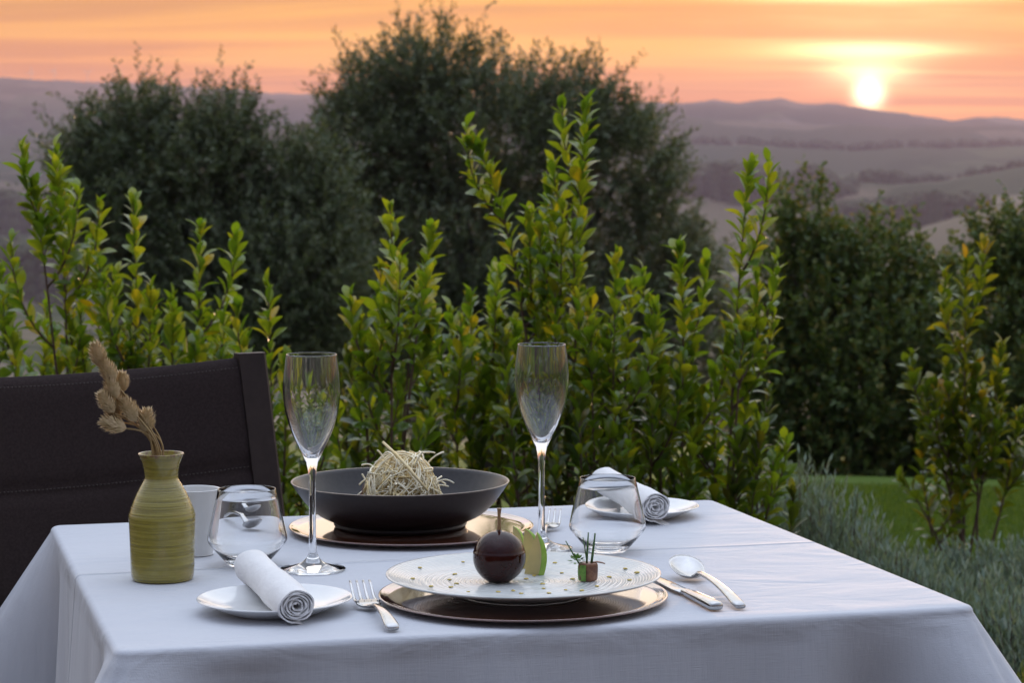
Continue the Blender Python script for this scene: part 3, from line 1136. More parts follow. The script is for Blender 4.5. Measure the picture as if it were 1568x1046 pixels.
v, f = loft([(-.047, .012, .012, .006), (-.040, .015, .022, .012), (-.02, .017, .027, .0155), (.0, .016, .028, .014), (.02, .018, .027, .0155), (.040, .015, .022, .012), (.046, .012, .012, .007)], 18, 2.4)
rr_ = random.Random(3)
MB().add([(a + rr_.uniform(-.0012, .0012), b, c + rr_.uniform(-.0012, .0012)) for a, b, c in v], f).build('fillet', M['fish'], fil, subsurf=1)
cr = empty('vegetable_crisp', Vector((at(549, 746, bpnt.y).x, bpnt.y - .02, bz + .014)), 'small dark red crisp beside the noodles in the bowl', 'food')
v, f = loft([(-.016, .024, .001, .002), (-.010, .014, .006, .003), (0, .012, .008, .003), (.010, .018, .006, .003), (.015, .026, .001, .002)], 10, 2)
MB().add([(a * .5, b, c + a * .9) for a, b, c in v], f).build('crisp', M['crisp'], cr)

# ------------------------------------------------------------------ food on the dessert plate
ap = on(764, 891, PZ)
apple = empty('glazed_apple', ap, 'round glossy dark chocolate glazed ball with a stick', 'dessert')
aw = lambda a, r, z: 1 + .012 * math.sin(3 * a + z * 60) + .008 * math.sin(5 * a + 1)
prof = [(0, .0006), (.0120, .0003)] + [(.0275 * math.sin(t), .0256 - .0275 * math.cos(t)) for t in np.linspace(.50, 1.62, 14)] + [(.02725, .0300), (.0272, .0315)] + [(.0274 * math.sin(t), .0262 - .0275 * math.cos(t)) for t in np.linspace(1.78, 2.92, 16)] + [(.0036, .0525), (.0026, .0540), (0, .0542)]
MB().add(*lathe(prof, 64, wob=aw)).build('glazed_ball', M['caramel'], apple)
MB().add(*tube([(0, 0, .051), (.0004, 0, .060), (.0002, 0, .070), (.0004, 0, .0745), (.0004, 0, .0765)], [.0024, .0018, .0017, .0022, .0026], 10)).build('stick', M['stalk'], apple, sharp=50)


def apple_slice(foot, lb, tip, bulge, rb, th, label, yaw=0.0):
    """outline given by its foot, lower left, tip, right bulge and lower right"""
    p = on(*foot, PZ)
    root = empty('apple_slice', p, label, 'apple slice', 'upright apple slices on the dessert plate')
    k = p.y / FPX

    def loc(q):
        return ((q[0] - foot[0]) * k, max((foot[1] - q[1]) * k, 0.0))
    lb, tip, bulge, rb = loc(lb), loc(tip), loc(bulge), loc(rb)
    ct = [2 * bulge[i] - .5 * (rb[i] + tip[i]) for i in (0, 1)]
    n = 18
    vf, ff, vs, fs = [], [], [], []
    for j in range(n + 1):
        t = j / n
        xl, zl = lb[0] + (tip[0] - lb[0]) * t - .0012 * math.sin(math.pi * t), lb[1] + (tip[1] - lb[1]) * t
        xr, zr = [rb[i] * (1 - t) ** 2 + ct[i] * 2 * t * (1 - t) + tip[i] * t * t for i in (0, 1)]
        h = th * (1 - .75 * t ** 3)
        for x, y, z in ((xl, -.0006, zl), (xr, -h, zr), (xr, h, zr), (xl, .0010, zl)):
            vf.append((x, y, z))
        o = .0042 * (1 - t ** 4) + .0006
        for x, y in ((xr - .0003, -h - .0002), (xr + o * .55, -h * .72), (xr + o, 0), (xr + o * .8, h * .7), (xr - .0003, h + .0002)):
            vs.append((x, y, zr))
    for j in range(n):
        for a in range(4):
            b = (a + 1) % 4
            ff.append((j * 4 + a, j * 4 + b, j * 4 + 4 + b, j * 4 + 4 + a))
            fs.append((j * 5 + a, j * 5 + a + 1, j * 5 + 6 + a, j * 5 + 5 + a))
    ff += [(0, 3, 2, 1), (n * 4, n * 4 + 1, n * 4 + 2, n * 4 + 3)]
    fs += [(0, 4, 3, 2, 1), tuple(n * 5 + a for a in range(5))]
    MB().add(vf, ff).build('flesh', M['apple_flesh'], root, sharp=35)
    MB().add(vs, fs).build('skin', M['apple_skin'], root, sharp=50)
    root.rotation_euler = (0, 0, yaw)


apple_slice((797, 862), (788, 862), (784, 804), (797, 824), (800, 862), .0030, 'pale green apple slice closest to the chocolate ball', .55)
apple_slice((811, 871), (799, 871), (804, 808), (820, 832), (823, 871), .0030, 'middle pale green apple slice of three', .15)
apple_slice((817, 880), (802, 880), (823, 814), (832, 846), (827, 880), .0036, 'apple slice with broad green skin, outermost of three', -.35)

gp = on(900, 890, PZ)
gar = empty('ham_roll', gp, 'small ham wrapped bite with chives on the dessert plate', 'food')
rr_ = random.Random(5)
prof = smooth_prof([(0, .0003), (.0075, .0003), (.0092, .0025), (.0094, .009), (.0096, .016), (.0088, .0188), (.006, .0192), (0, .0185)], 4)
MB().add(*lathe(prof, 28, wob=lambda a, r, z: 1 + .07 * math.sin(2 * a + z * 140) + .05 * math.sin(5 * a + 1 + z * 90))).build('ham_wrap', M['ham'], gar)
v, f = lathe(smooth_prof([(.0098, .001), (.0101, .008), (.0100, .015), (.0095, .0175)], 3), 28, wob=lambda a, r, z: 1 + .03 * math.sin(2 * a + z * 140))
keep = [q for q in f if all(-.011 < v[i][0] < -.002 and v[i][1] < .006 for i in q)]
MB().add(v, keep).build('leek_strip', M['herb'], gar)
v, f = loft([(.005, .0195, .002, .0008), (.010, .0200, .003, .0008), (.015, .0190, .0022, .0008), (.018, .0180, .0008, .0006)], 8, 2)
MB().add(v, f).build('ham_tip', M['ham'], gar)
for (x0, x1, h, r) in ((-.0015, .0005, .035, .0011), (.0030, .0075, .034, .0014), (.0005, -.0050, .030, .0007), (-.0050, -.0230, .026, .0009)):
    MB().add(*tube([(x0, 0, .012), ((x0 + x1) / 2, -.001, .012 + h * .55), (x1, -.001, .016 + h)], [r, r, r * .6], 6)).build('chive', M['chive'], gar)
hb = MB()
for k in range(70):
    a, e = rr_.uniform(0, 6.28), rr_.uniform(-.3, 1.4)
    c = Vector((-.0125, -.001, .0205))
    d = Vector((math.cos(a) * math.cos(e), math.sin(a) * math.cos(e), math.sin(e) * .8))
    p = c + d * rr_.uniform(.003, .0075)
    s1 = d.cross(Vector((.2, .3, .9))).normalized() * .0016
    hb.add([p - s1 * .3, p + d * .002 - s1, p + d * .0045, p + d * .002 + s1], [(0, 1, 2, 3)])
hb.build('herb_sprig', M['herb'], gar, smooth=False)

DROPS = [(217, 301), (188, 338), (262, 365), (335, 337), (357, 315), (389, 274), (363, 352), (341, 367), (410, 386), (757, 272), (785, 309), (828, 333), (642, 331), (674, 319), (708, 352), (711, 371), (800, 378), (590, 381), (530, 386), (622, 393), (733, 391), (974, 327), (1038, 303), (1085, 320), (1056, 341), (925, 364), (865, 381)]
dmesh = MB().add(*lathe([(0.0, -.0004), (.0024, -.0004), (.0030, 0), (.0026, .0008), (.0015, .0013), (0, .0015)], 14)).mesh('sauce_drop', M['drop'])
rr_ = random.Random(9)
for (zx, zy) in DROPS:
    p = on(zx / 2.613 + 560, zy / 2.613 + 760, PZ)
    rad = math.hypot(p.x - dp.x, p.y - dp.y)
    p.z = dp.z + np.interp(rad, [0, .10, .110, .118, .130, .139], [.0123, .0136, .0140, .0152, .0182, .0212])
    o = bpy.data.objects.new('sauce_drop', dmesh)
    COL.objects.link(o)
    o.location = p
    k = rr_.uniform(.65, 1.0)
    o.scale = (k * rr_.uniform(.9, 1.2), k, k)
    o.rotation_euler = (0, 0, rr_.uniform(0, 6))
    tag(o, 'tiny golden sauce drop dotted on the pale dessert plate', 'sauce drop', 'golden sauce drops on the dessert plate')


# ------------------------------------------------------------------ cutlery (local +x runs towards the handle end)
def handle_st(x0, x1, z0, z1, w0, w1):
    out = []
    for k in range(13):
        t = k / 12
        w = w0 + (w1 - w0) * (t ** 1.5)
        if t > .96:
            w *= .75
        out.append((x0 + (x1 - x0) * t, z0 + (z1 - z0) * t + .004 * math.sin(math.pi * t), w, .0019 - .0003 * t + .0010 * t))
    return out


def lay(root, head, tail):
    d = tail - head
    root.location = (head.x, head.y, TZ)
    root.rotation_euler = (0, 0, math.atan2(d.y, d.x))


def make_fork(head, tail, label):
    L = (Vector((tail.x, tail.y)) - Vector((head.x, head.y))).length
    root = empty('fork', head, label, 'fork', 'steel forks')
    k = L / .195
    st = [(.048 * k, .0085, .0125, .0011), (.056 * k, .0060, .0130, .0013), (.064 * k, .0050, .0095, .0016), (.072 * k, .0060, .0050, .0019), (.082 * k, .0085, .0034, .0020)] + handle_st(.09 * k, L, .0105, .0046, .0034, .0078)
    MB().add(*loft(st, 14)).build('handle', M['steel'], root)
    for j in range(4):
        y = (-1.5 + j) * .0072
        pts = []
        for q in np.linspace(0, 1, 9):
            x = .050 * k * (1 - q)
            z = .0080 - .0035 * math.sin(math.pi * min(q * 1.2, 1)) + .0135 * q ** 1.8
            pts.append((x, z, .0021 * (1 - .45 * q), .0011 * (1 - .4 * q)))
        v, f = loft(pts, 8, 3)
        MB().add([(a, b + y * (1 - .06 * (1 - a / (.05 * k))), c) for a, b, c in v], f).build('tine', M['steel'], root)
    lay(root, head, tail)


def make_spoon(head, tail, label, bl=.056, bw=.0185, name='dessert_spoon', tilt=.34):
    L = (Vector((tail.x, tail.y)) - Vector((head.x, head.y))).length
    root = empty(name, head, label, 'spoon', 'steel spoons')
    v, f = [], []
    nr, na = 10, 32
    for lay_ in (0, 1):
        for i in range(nr + 1):
            for j in range(na):
                a = 2 * math.pi * j / na
                q = i / nr
                x = bl / 2 + (bl / 2) * q * math.cos(a)
                yy = bw * q * math.sin(a) * (1 - .16 * math.cos(a))
                z = .0040 + tilt * (bl - x) - .0085 * (bw / .0185) * (1 - q ** 2.2) * (1.05 - .45 * x / bl) + (-.0010 if lay_ else 0) + .004 * max(x / bl - .75, 0) * 4
                v.append((x, yy, z))
    for l in (0, 1):
        o = l * (nr + 1) * na
        for i in range(nr):
            for j in range(na):
                b = (j + 1) % na
                q = (o + i * na + j, o + i * na + b, o + (i + 1) * na + b, o + (i + 1) * na + j)
                f.append(q if not l else q[::-1])
    o = (nr + 1) * na
    for j in range(na):
        b = (j + 1) % na
        f.append((nr * na + j, nr * na + b, o + nr * na + b, o + nr * na + j))
    MB().add(v, f).build('spoon_bowl', M['steel'], root)
    st = [(bl - .003, .0080, .0042, .0010), (bl + .006, .0110, .0034, .0017)] + handle_st(bl + .014, L, .0145, .0046, .0032, .0072 * bw / .0185)
    MB().add(*loft(st, 14)).build('handle', M['steel'], root)
    lay(root, head, tail)


def make_knife(head, tail, label):
    L = (Vector((tail.x, tail.y)) - Vector((head.x, head.y))).length
    root = empty('knife', head, label, 'knife')
    v, f = loft([(0, .004, .0006, .0005), (.012, .004, .0055, .0007), (.04, .004, .0082, .0008), (.085, .004, .0086, .0009), (L * .52, .004, .0070, .0011)], 10, 3)
    MB().add(v, f).build('blade', M['steel'], root)
    st = [(L * .515, .0045, .0052, .0030), (L * .53, .0046, .0058, .0036), (L * .545, .0046, .0050, .0034), (L * .60, .0050, .0062, .0042), (L * .8, .0054, .0074, .0047), (L * .96, .0056, .0082, .0050), (L * .99, .0056, .0072, .0044), (L, .0056, .0048, .0030)]
    MB().add(*loft(st, 14)).build('handle', M['steel'], root)
    lay(root, head, tail)


make_fork(on(551, 921), on(602, 970), 'steel fork lying between the napkin plate and the dessert plate')
make_fork(on(846, 806), on(826, 832), 'steel fork beside the black bowl, its tines behind the flute stem')
make_spoon(on(1042, 881), on(1134, 936), 'steel spoon lying beside the knife')
make_knife(on(1000, 888), on(1098, 938), 'steel table knife with rounded handle next to the dessert plate')
make_spoon(on(396, 818), on(336, 797), 'small steel spoon on the cloth seen through the tumbler', .040, .0125, 'teaspoon')
make_spoon(on(398, 797), on(352, 784), 'second small steel spoon lying farther back behind the tumbler', .040, .0125, 'teaspoon')

# ------------------------------------------------------------------ foliage helpers
def frames(D, rng):
    """unit direction D (n,3) -> side vectors S and normals N"""
    A = rng.normal(size=D.shape)
    S = np.cross(D, A)
    S /= np.linalg.norm(S, axis=1, keepdims=True) + 1e-9
    N = np.cross(S, D)
    return S, N


def leaf_cloud(P, D, L, W, rng, fold=.25):
    """many leaves as folded quads: base, two shoulders, tip"""
    S, N = frames(D, rng)
    L = np.asarray(L)[:, None]
    W = np.asarray(W)[:, None]
    b = P
    tip = P + D * L
    m = P + D * L * .5
    l = m - S * W * .5 + N * W * fold
    r = m + S * W * .5 + N * W * fold
    V = np.stack([b, l, tip, r], 1).reshape(-1, 3)
    n = len(P)
    i = np.arange(n)[:, None] * 4
    F = np.concatenate([i + np.array([[0, 1, 2]]), i + np.array([[0, 2, 3]])], 0)
    return V, F


def norm(a):
    return a / (np.linalg.norm(a, axis=-1, keepdims=True) + 1e-9)


def make_tree(name, label, cat, Y, base_px, lobes, n_twig, leaves_per, leaf, leafmat, twig_len, seed, group=None, depth=1.0, sprays=None, spread=.5, trunk_r=.09):
    rng = np.random.default_rng(seed)
    bx = at(base_px, 500, Y)
    gz = float(ground_z(bx.x, Y))
    base = Vector((bx.x, Y, gz))
    root = empty(name, base, label, cat, group)
    B = np.array(base)
    mpp = Y / FPX
    cs, rs = [], []
    for (px, py, rx, ry) in lobes:
        c = np.array(at(px, py, Y))
        c[1] += rng.uniform(-.25, .25) * rx * mpp
        cs.append(c)
        rs.append((rx * mpp, rx * mpp * depth, ry * mpp))
    cs, rs = np.array(cs), np.array(rs)
    wgt = (rs[:, 0] * rs[:, 2])
    wgt = wgt / wgt.sum()
    idx = rng.choice(len(cs), n_twig, p=wgt)
    d = norm(rng.normal(size=(n_twig, 3)))
    q = rng.uniform(.25, 1.0, n_twig) ** .6
    start = cs[idx] + d * rs[idx] * (q * .86)[:, None]
    dirn = norm(d * .7 + np.array([0, 0, .75]) + rng.normal(size=(n_twig, 3)) * spread * .5)
    tl_ = twig_len * rng.uniform(.6, 1.25, n_twig)
    P, D, LL, WW = [], [], [], []
    tw = MB()
    nt = leaves_per
    ts = (np.arange(nt) + .5) / nt
    bend = rng.normal(size=(n_twig, 3)) * .18
    for t in ts:
        pos = start + dirn * (tl_ * t)[:, None] + bend * (tl_ * t * t)[:, None]
        sd = norm(np.cross(dirn, rng.normal(size=(n_twig, 3))))
        ld = norm(dirn * rng.uniform(.35, .9, (n_twig, 1)) + sd * .8)
        P.append(pos)
        D.append(ld)
        LL.append(leaf[0] * rng.uniform(.65, 1.2, n_twig))
        WW.append(leaf[1] * rng.uniform(.8, 1.2, n_twig))
    V, F = leaf_cloud(np.concatenate(P) - B, np.concatenate(D), np.concatenate(LL), np.concatenate(WW), rng)
    crown = np_obj('crown', V, F, leafmat, root)
    tag(crown, kind='stuff')
    # trunk, a limb to each lobe, and thin twigs at the outline
    top = cs.mean(0)
    fork = Vector((base.x * .6 + top[0] * .4, Y, gz + (top[2] - gz) * .42))
    tr = MB()
    pts = [base + Vector((0, 0, -.1)), base.lerp(fork, .3) + Vector((trunk_r * .6, 0, 0)), base.lerp(fork, .65) + Vector((-trunk_r * .5, 0, 0)), fork]
    tr.add(*tube([p - base for p in smooth_prof([tuple(p) for p in pts], 4) and [Vector(p) for p in smooth_prof([tuple(p) for p in pts], 4)]], list(np.linspace(trunk_r * 1.3, trunk_r * .8, 13)), 10))
    tr.build('trunk', M['bark'], root)
    for c in cs:
        c = Vector(c)
        k = fork.lerp(c, .5) + Vector((rng.uniform(-.1, .1), rng.uniform(-.1, .1), .08)) * (Y / 20)
        pp = [fork * (1 - t) ** 2 + k * 2 * t * (1 - t) + c * t * t for t in np.linspace(0, 1, 9)]
        MB().add(*tube([p - base for p in pp], list(np.linspace(trunk_r * .6, trunk_r * .12, 9)), 7)).build('limb', M['bark'], root)
    tb_ = MB()
    for i in range(0, n_twig, 3):
        s, e = start[i] - B, start[i] + dirn[i] * tl_[i] + bend[i] * tl_[i] - B
        m_ = start[i] + dirn[i] * tl_[i] * .5 + bend[i] * tl_[i] * .25 - B
        tb_.add(*tube([s, m_, e], [twig_len * .009, twig_len * .007, twig_len * .003], 3, cap=False))
    tag(tb_.build('twigs', M['bark'], root), kind='stuff')
    return root


make_tree('olive_tree', 'tall grey green olive tree with the broadest crown, rising into the sunset sky', 'olive tree', 24.0, 740,
          [(660, 118, 90, 65), (615, 170, 115, 75), (870, 182, 80, 62), (760, 230, 250, 130), (560, 240, 85, 105), (955, 260, 85, 110), (700, 400, 230, 150), (1000, 400, 75, 110), (860, 480, 200, 130), (600, 520, 170, 120), (500, 340, 60, 110), (1050, 450, 50, 90), (1080, 580, 80, 120), (760, 600, 260, 110), (940, 620, 160, 110)],
          7200, 34, (.068, .019), M['olive'], .42, 1, 'olive trees beyond the hedge', depth=.8, trunk_r=.16)
make_tree('olive_tree', 'lower grey green olive tree with loose sprays against the misty valley', 'olive tree', 21.0, 300,
          [(205, 200, 58, 50), (345, 212, 55, 50), (275, 275, 145, 95), (150, 280, 58, 85), (450, 285, 50, 70), (300, 420, 165, 120), (420, 430, 130, 120), (185, 350, 70, 90), (330, 520, 150, 100), (480, 520, 90, 110), (475, 360, 70, 100)],
          5000, 32, (.062, .018), M['olive'], .38, 2, 'olive trees beyond the hedge', depth=.8, trunk_r=.13)
make_tree('broadleaf_shrub', 'dark rounded garden bush with open sprays at its top, edging the lawn', 'bush', 13.5, 1320,
          [(1235, 340, 38, 50), (1210, 420, 35, 60), (1340, 410, 75, 60), (1260, 470, 100, 110), (1340, 570, 150, 150), (1240, 650, 80, 150), (1400, 560, 80, 140), (1310, 730, 130, 100), (1420, 710, 100, 110), (1175, 560, 50, 110), (1175, 690, 60, 110), (1465, 600, 70, 130), (1470, 700, 70, 110), (1440, 470, 50, 70)],
          3600, 20, (.044, .022), M['broad'], .20, 3, depth=.9, trunk_r=.05)
make_tree('broadleaf_shrub', 'mid green garden bush standing right beside the dark rounded bush', 'bush', 12.6, 1580,
          [(1530, 400, 45, 50), (1590, 400, 60, 70), (1545, 490, 75, 90), (1560, 620, 90, 140), (1530, 730, 90, 100), (1650, 560, 90, 180)],
          1900, 20, (.040, .020), M['broad'], .20, 4, depth=.9, trunk_r=.05)

# ------------------------------------------------------------------ laurel hedge
def leaf_mesh(name, matl, w=.36, fold=.22, curl=.10, wide=.62):
    """unit-length obovate leaf along +y, face up +z"""
    ns = 7
    v, f = [], []
    for i in range(ns + 1):
        t = i / ns
        hw = w / 2 * (math.sin(math.pi * t ** wide) ** .85 if 0 < t < 1 else 0.0) + .008
        z = curl * math.sin(math.pi * t) * .5 - curl * t * t
        v += [(-hw, t, z + hw * fold * 2), (0, t, z), (hw, t, z + hw * fold * 2)]
    for i in range(ns):
        a = i * 3
        f += [(a, a + 1, a + 4, a + 3), (a + 1, a + 2, a + 5, a + 4)]
    return MB().add(v, f).mesh(name, matl)


LEAVES = {k: [leaf_mesh('leaf', M[k], w, fo, cu, wi) for (w, fo, cu, wi) in ((.40, .20, .08, 1.45), (.45, .14, .16, 1.6), (.37, .26, .02, 1.3), (.42, .10, .24, 1.5))] for k in ('laurel', 'laurel_dark', 'laurel_right')}


def frame_mat(pos, d, up, L, W=1.0):
    d = d.normalized()
    s = d.cross(up)
    if s.length < 1e-3:
        s = d.cross(Vector((1, 0, 0)))
    s.normalize()
    n = s.cross(d)
    m = Matrix((s * L * W, d * L, n * L)).transposed().to_4x4()
    m.translation = pos
    return m


def make_shrub(label, base, shoots, fill, seed, matk='laurel', fill_top=(.45, .85), fill_sp=.20, size=1.0, group='laurel shrubs of the hedge', fillmat=None):
    """shoots: (tip px, tip py, depth offset, leafy length m, [control px, py])"""
    rng = random.Random(seed)
    bx, Y = base
    bw = at(bx, 500, Y)
    B = Vector((bw.x, Y, float(ground_z(bw.x, Y))))
    root = empty('laurel_shrub', B, label, 'shrub', group)
    curves = []
    for s in shoots:
        tip = at(s[0], s[1], Y + s[2])
        b = B + Vector((rng.uniform(-.03, .03), rng.uniform(-.03, .03), -.02))
        if len(s) > 4:
            c = at(s[4], s[5], Y + s[2] * .5)
        else:
            c = b.lerp(tip, .55) + Vector(((b.x - tip.x) * -.22 + rng.uniform(-.02, .02), rng.uniform(-.03, .03), 0))
        curves.append((b, c, tip, s[3], True))
    prim = list(curves)
    for b, c, tip, ll, _ in prim:
        n = 4 if (tip - b).length > .6 else 2
        for _ in range(n):
            t = rng.uniform(.42, .78)
            o = b * (1 - t) ** 2 + c * 2 * t * (1 - t) + tip * t * t
            a = rng.uniform(0, 6.28)
            ln = rng.uniform(.13, .26)
            e = o + Vector((math.cos(a) * .38, math.sin(a) * .38, .92)).normalized() * ln
            k = o + Vector((math.cos(a) * .6, math.sin(a) * .6, .5)).normalized() * ln * .5
            curves.append((o, k, e, ln * .8, True))
    for _ in range(fill):
        a, r = rng.uniform(0, 6.28), fill_sp * math.sqrt(rng.random())
        h = rng.uniform(*fill_top)
        e = B + Vector((math.cos(a) * r, math.sin(a) * r, h))
        b = B + Vector((math.cos(a) * .03, math.sin(a) * .03, -.02))
        k = b.lerp(e, .5) + Vector((math.cos(a) * r * .3, math.sin(a) * r * .3, 0))
        curves.append((b, k, e, rng.uniform(.22, .42), False))
    budget = 300
    rest = []
    for (b, k, e, leafy, main) in curves:
        ev = lambda t: b * (1 - t) ** 2 + k * 2 * t * (1 - t) + e * t * t
        pts = [ev(t) for t in np.linspace(0, 1, 9)]
        ln = sum((pts[i + 1] - pts[i]).length for i in range(8))
        st = MB().add(*tube([p - B for p in pts], list(np.linspace(.0048 if ln > .4 else .0028, .0012, 9)), 6)).build('stem', M['stem'], root)
        n = int(min(leafy, ln * .96) / .0072)
        ph = rng.uniform(0, 6.28)
        for i in range(n):
            dist = i * .0072 * (1 + .3 * i / max(n, 1)) + .002
            t = max(0.0, 1 - dist / ln)
            p = ev(t)
            tg = (ev(min(t + .03, 1)) - ev(max(t - .03, 0))).normalized()
            a = ph + i * 2.39996 + rng.uniform(-.2, .2)
            s1 = tg.orthogonal().normalized()
            s2 = tg.cross(s1)
            od = s1 * math.cos(a) + s2 * math.sin(a)
            q = min(dist / .16, 1)
            ang = R(13 + 28 * q ** .8 + rng.uniform(-9, 14))
            d = tg * math.cos(ang) + od * math.sin(ang)
            L = (.039 + .013 * min(dist / .05, 1)) * rng.choice((.7, 1, 1, 1.05)) * rng.uniform(.82, 1.15) * size
            up = (tg * .9 - od * .5 + Vector((rng.uniform(-.6, .6), rng.uniform(-.6, .6), rng.uniform(-.2, .3)))).normalized()
            m = frame_mat(p - B, d, up, L)
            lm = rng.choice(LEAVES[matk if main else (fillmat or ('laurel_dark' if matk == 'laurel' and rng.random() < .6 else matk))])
            if budget > 0 and main:
                budget -= 1
                o = bpy.data.objects.new('leaf', lm)
                COL.objects.link(o)
                o.parent = st
                o.matrix_local = m
            else:
                rest.append((lm, m))
    if budget > 0:
        put = rest[:budget]
        rest = rest[budget:]
        for lm, m in put:
            o = bpy.data.objects.new('leaf', lm)
            COL.objects.link(o)
            o.parent = root
            o.matrix_local = m
    if rest:
        byk = {}
        for lm, m in rest:
            byk.setdefault(lm.materials[0].name, []).append((lm, m))
        for k, items in byk.items():
            Vs, Fs, off = [], [], 0
            for lm, m in items:
                co = np.empty(len(lm.vertices) * 3, np.float32)
                lm.vertices.foreach_get('co', co)
                co = co.reshape(-1, 3)
                A = np.array(m)
                Vs.append(co @ A[:3, :3].T + A[:3, 3])
                fi = np.array([p.vertices[:] for p in lm.polygons])
                Fs.append(fi + off)
                off += len(co)
            o = np_obj('foliage', np.concatenate(Vs), np.concatenate(Fs), items[0][0].materials[0], root, smooth=True)
            tag(o, kind='stuff')
    return root


H = make_shrub
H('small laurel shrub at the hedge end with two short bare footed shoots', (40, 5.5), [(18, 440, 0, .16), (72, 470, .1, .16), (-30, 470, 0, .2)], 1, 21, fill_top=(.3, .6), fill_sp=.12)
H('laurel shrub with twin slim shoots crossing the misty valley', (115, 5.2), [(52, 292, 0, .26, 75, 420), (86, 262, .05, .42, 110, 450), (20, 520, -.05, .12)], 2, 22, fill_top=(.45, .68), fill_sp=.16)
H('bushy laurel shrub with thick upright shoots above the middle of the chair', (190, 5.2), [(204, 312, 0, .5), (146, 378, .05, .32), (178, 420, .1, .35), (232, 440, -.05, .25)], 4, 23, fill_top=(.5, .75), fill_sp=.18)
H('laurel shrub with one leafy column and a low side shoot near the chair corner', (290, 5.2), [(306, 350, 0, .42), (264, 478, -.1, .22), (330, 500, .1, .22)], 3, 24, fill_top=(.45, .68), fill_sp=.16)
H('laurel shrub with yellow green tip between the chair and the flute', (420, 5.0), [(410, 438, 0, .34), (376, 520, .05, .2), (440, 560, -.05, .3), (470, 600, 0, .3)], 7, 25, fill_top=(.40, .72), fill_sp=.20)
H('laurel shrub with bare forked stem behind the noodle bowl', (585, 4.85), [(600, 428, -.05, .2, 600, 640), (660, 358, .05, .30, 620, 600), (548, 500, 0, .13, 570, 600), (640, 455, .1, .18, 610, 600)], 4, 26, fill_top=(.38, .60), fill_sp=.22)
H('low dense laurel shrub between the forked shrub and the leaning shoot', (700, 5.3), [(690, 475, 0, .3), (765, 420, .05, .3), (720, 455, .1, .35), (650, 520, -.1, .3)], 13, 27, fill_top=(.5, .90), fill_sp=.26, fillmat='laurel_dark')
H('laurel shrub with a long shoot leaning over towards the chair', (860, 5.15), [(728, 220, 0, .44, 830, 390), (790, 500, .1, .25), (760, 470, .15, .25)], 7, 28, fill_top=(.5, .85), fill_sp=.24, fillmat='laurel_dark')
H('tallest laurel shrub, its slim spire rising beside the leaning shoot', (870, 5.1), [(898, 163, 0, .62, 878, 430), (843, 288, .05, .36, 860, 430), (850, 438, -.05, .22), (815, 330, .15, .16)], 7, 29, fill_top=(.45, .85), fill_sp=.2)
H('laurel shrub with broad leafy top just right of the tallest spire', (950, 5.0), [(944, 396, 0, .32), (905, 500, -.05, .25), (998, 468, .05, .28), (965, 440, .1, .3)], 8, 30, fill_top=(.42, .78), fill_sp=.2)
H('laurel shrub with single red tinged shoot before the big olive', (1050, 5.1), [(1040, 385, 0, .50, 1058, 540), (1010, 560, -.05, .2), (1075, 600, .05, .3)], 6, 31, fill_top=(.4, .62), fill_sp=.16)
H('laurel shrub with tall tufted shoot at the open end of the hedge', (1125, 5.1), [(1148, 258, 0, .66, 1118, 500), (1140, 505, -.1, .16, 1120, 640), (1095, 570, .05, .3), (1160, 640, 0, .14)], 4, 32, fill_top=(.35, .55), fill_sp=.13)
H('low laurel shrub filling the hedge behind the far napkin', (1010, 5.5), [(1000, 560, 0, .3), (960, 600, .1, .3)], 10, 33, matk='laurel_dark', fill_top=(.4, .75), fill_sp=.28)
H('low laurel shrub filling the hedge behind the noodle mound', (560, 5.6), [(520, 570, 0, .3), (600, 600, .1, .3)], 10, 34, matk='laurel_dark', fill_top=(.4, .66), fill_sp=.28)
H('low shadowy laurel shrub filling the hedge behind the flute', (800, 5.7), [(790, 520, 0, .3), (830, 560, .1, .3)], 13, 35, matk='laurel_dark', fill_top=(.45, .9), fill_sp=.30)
H('sparse laurel shrub with turning yellow leaves standing on the lawn edge', (1490, 6.3), [(1478, 400, 0, .46, 1478, 620), (1392, 560, .05, .22, 1450, 700), (1432, 590, 0, .2, 1460, 720), (1532, 535, .05, .32, 1515, 700), (1380, 735, -.05, .1, 1440, 800), (1560, 640, 0, .24), (1450, 690, .1, .18), (1505, 600, -.05, .2)], 2, 36, matk='laurel_right', fill_top=(.35, .6), fill_sp=.22, size=1.1)

# ------------------------------------------------------------------ lavender row
def make_lavender(px, Y, h, n, seed, label, matl, group, spread=.11, flower=False):
    rng = np.random.default_rng(seed)
    b = at(px, 500, Y)
    base = Vector((b.x, Y, float(ground_z(b.x, Y))))
    root = empty('lavender_plant' if not flower else 'yellow_herb_plant', base, label, 'plant', group)
    a = rng.uniform(0, 6.283, n)
    r = np.sqrt(rng.random(n)) * spread
    hh = h * (1 - .45 * (r / spread) ** 2) * rng.uniform(.72, 1.08, n)
    tips = np.stack([np.cos(a) * r * 1.5, np.sin(a) * r * 1.5, hh], 1)
    foot = np.stack([np.cos(a) * r * .25, np.sin(a) * r * .25, np.zeros(n)], 1)
    dirn = norm(tips - foot)
    P, D, L, W = [], [], [], []
    for t in np.linspace(.40, 1.0, 20):
        pos = foot + (tips - foot) * t
        sd = norm(np.cross(dirn, rng.normal(size=(n, 3))))
        P.append(pos)
        D.append(norm(dirn * .95 + sd * .40))
        L.append(.026 * rng.uniform(.7, 1.2, n))
        W.append(.0065 * rng.uniform(.8, 1.2, n))
    V, F = leaf_cloud(np.concatenate(P), np.concatenate(D), np.concatenate(L), np.concatenate(W), rng)
    tag(np_obj('foliage', V, F, matl, root), kind='stuff')
    mb = MB()
    for i in range(0, n, 2):
        mb.add(*tube([foot[i], tips[i]], [.0018, .0008], 3, cap=False))
    tag(mb.build('stems', M['stem'], root), kind='stuff')


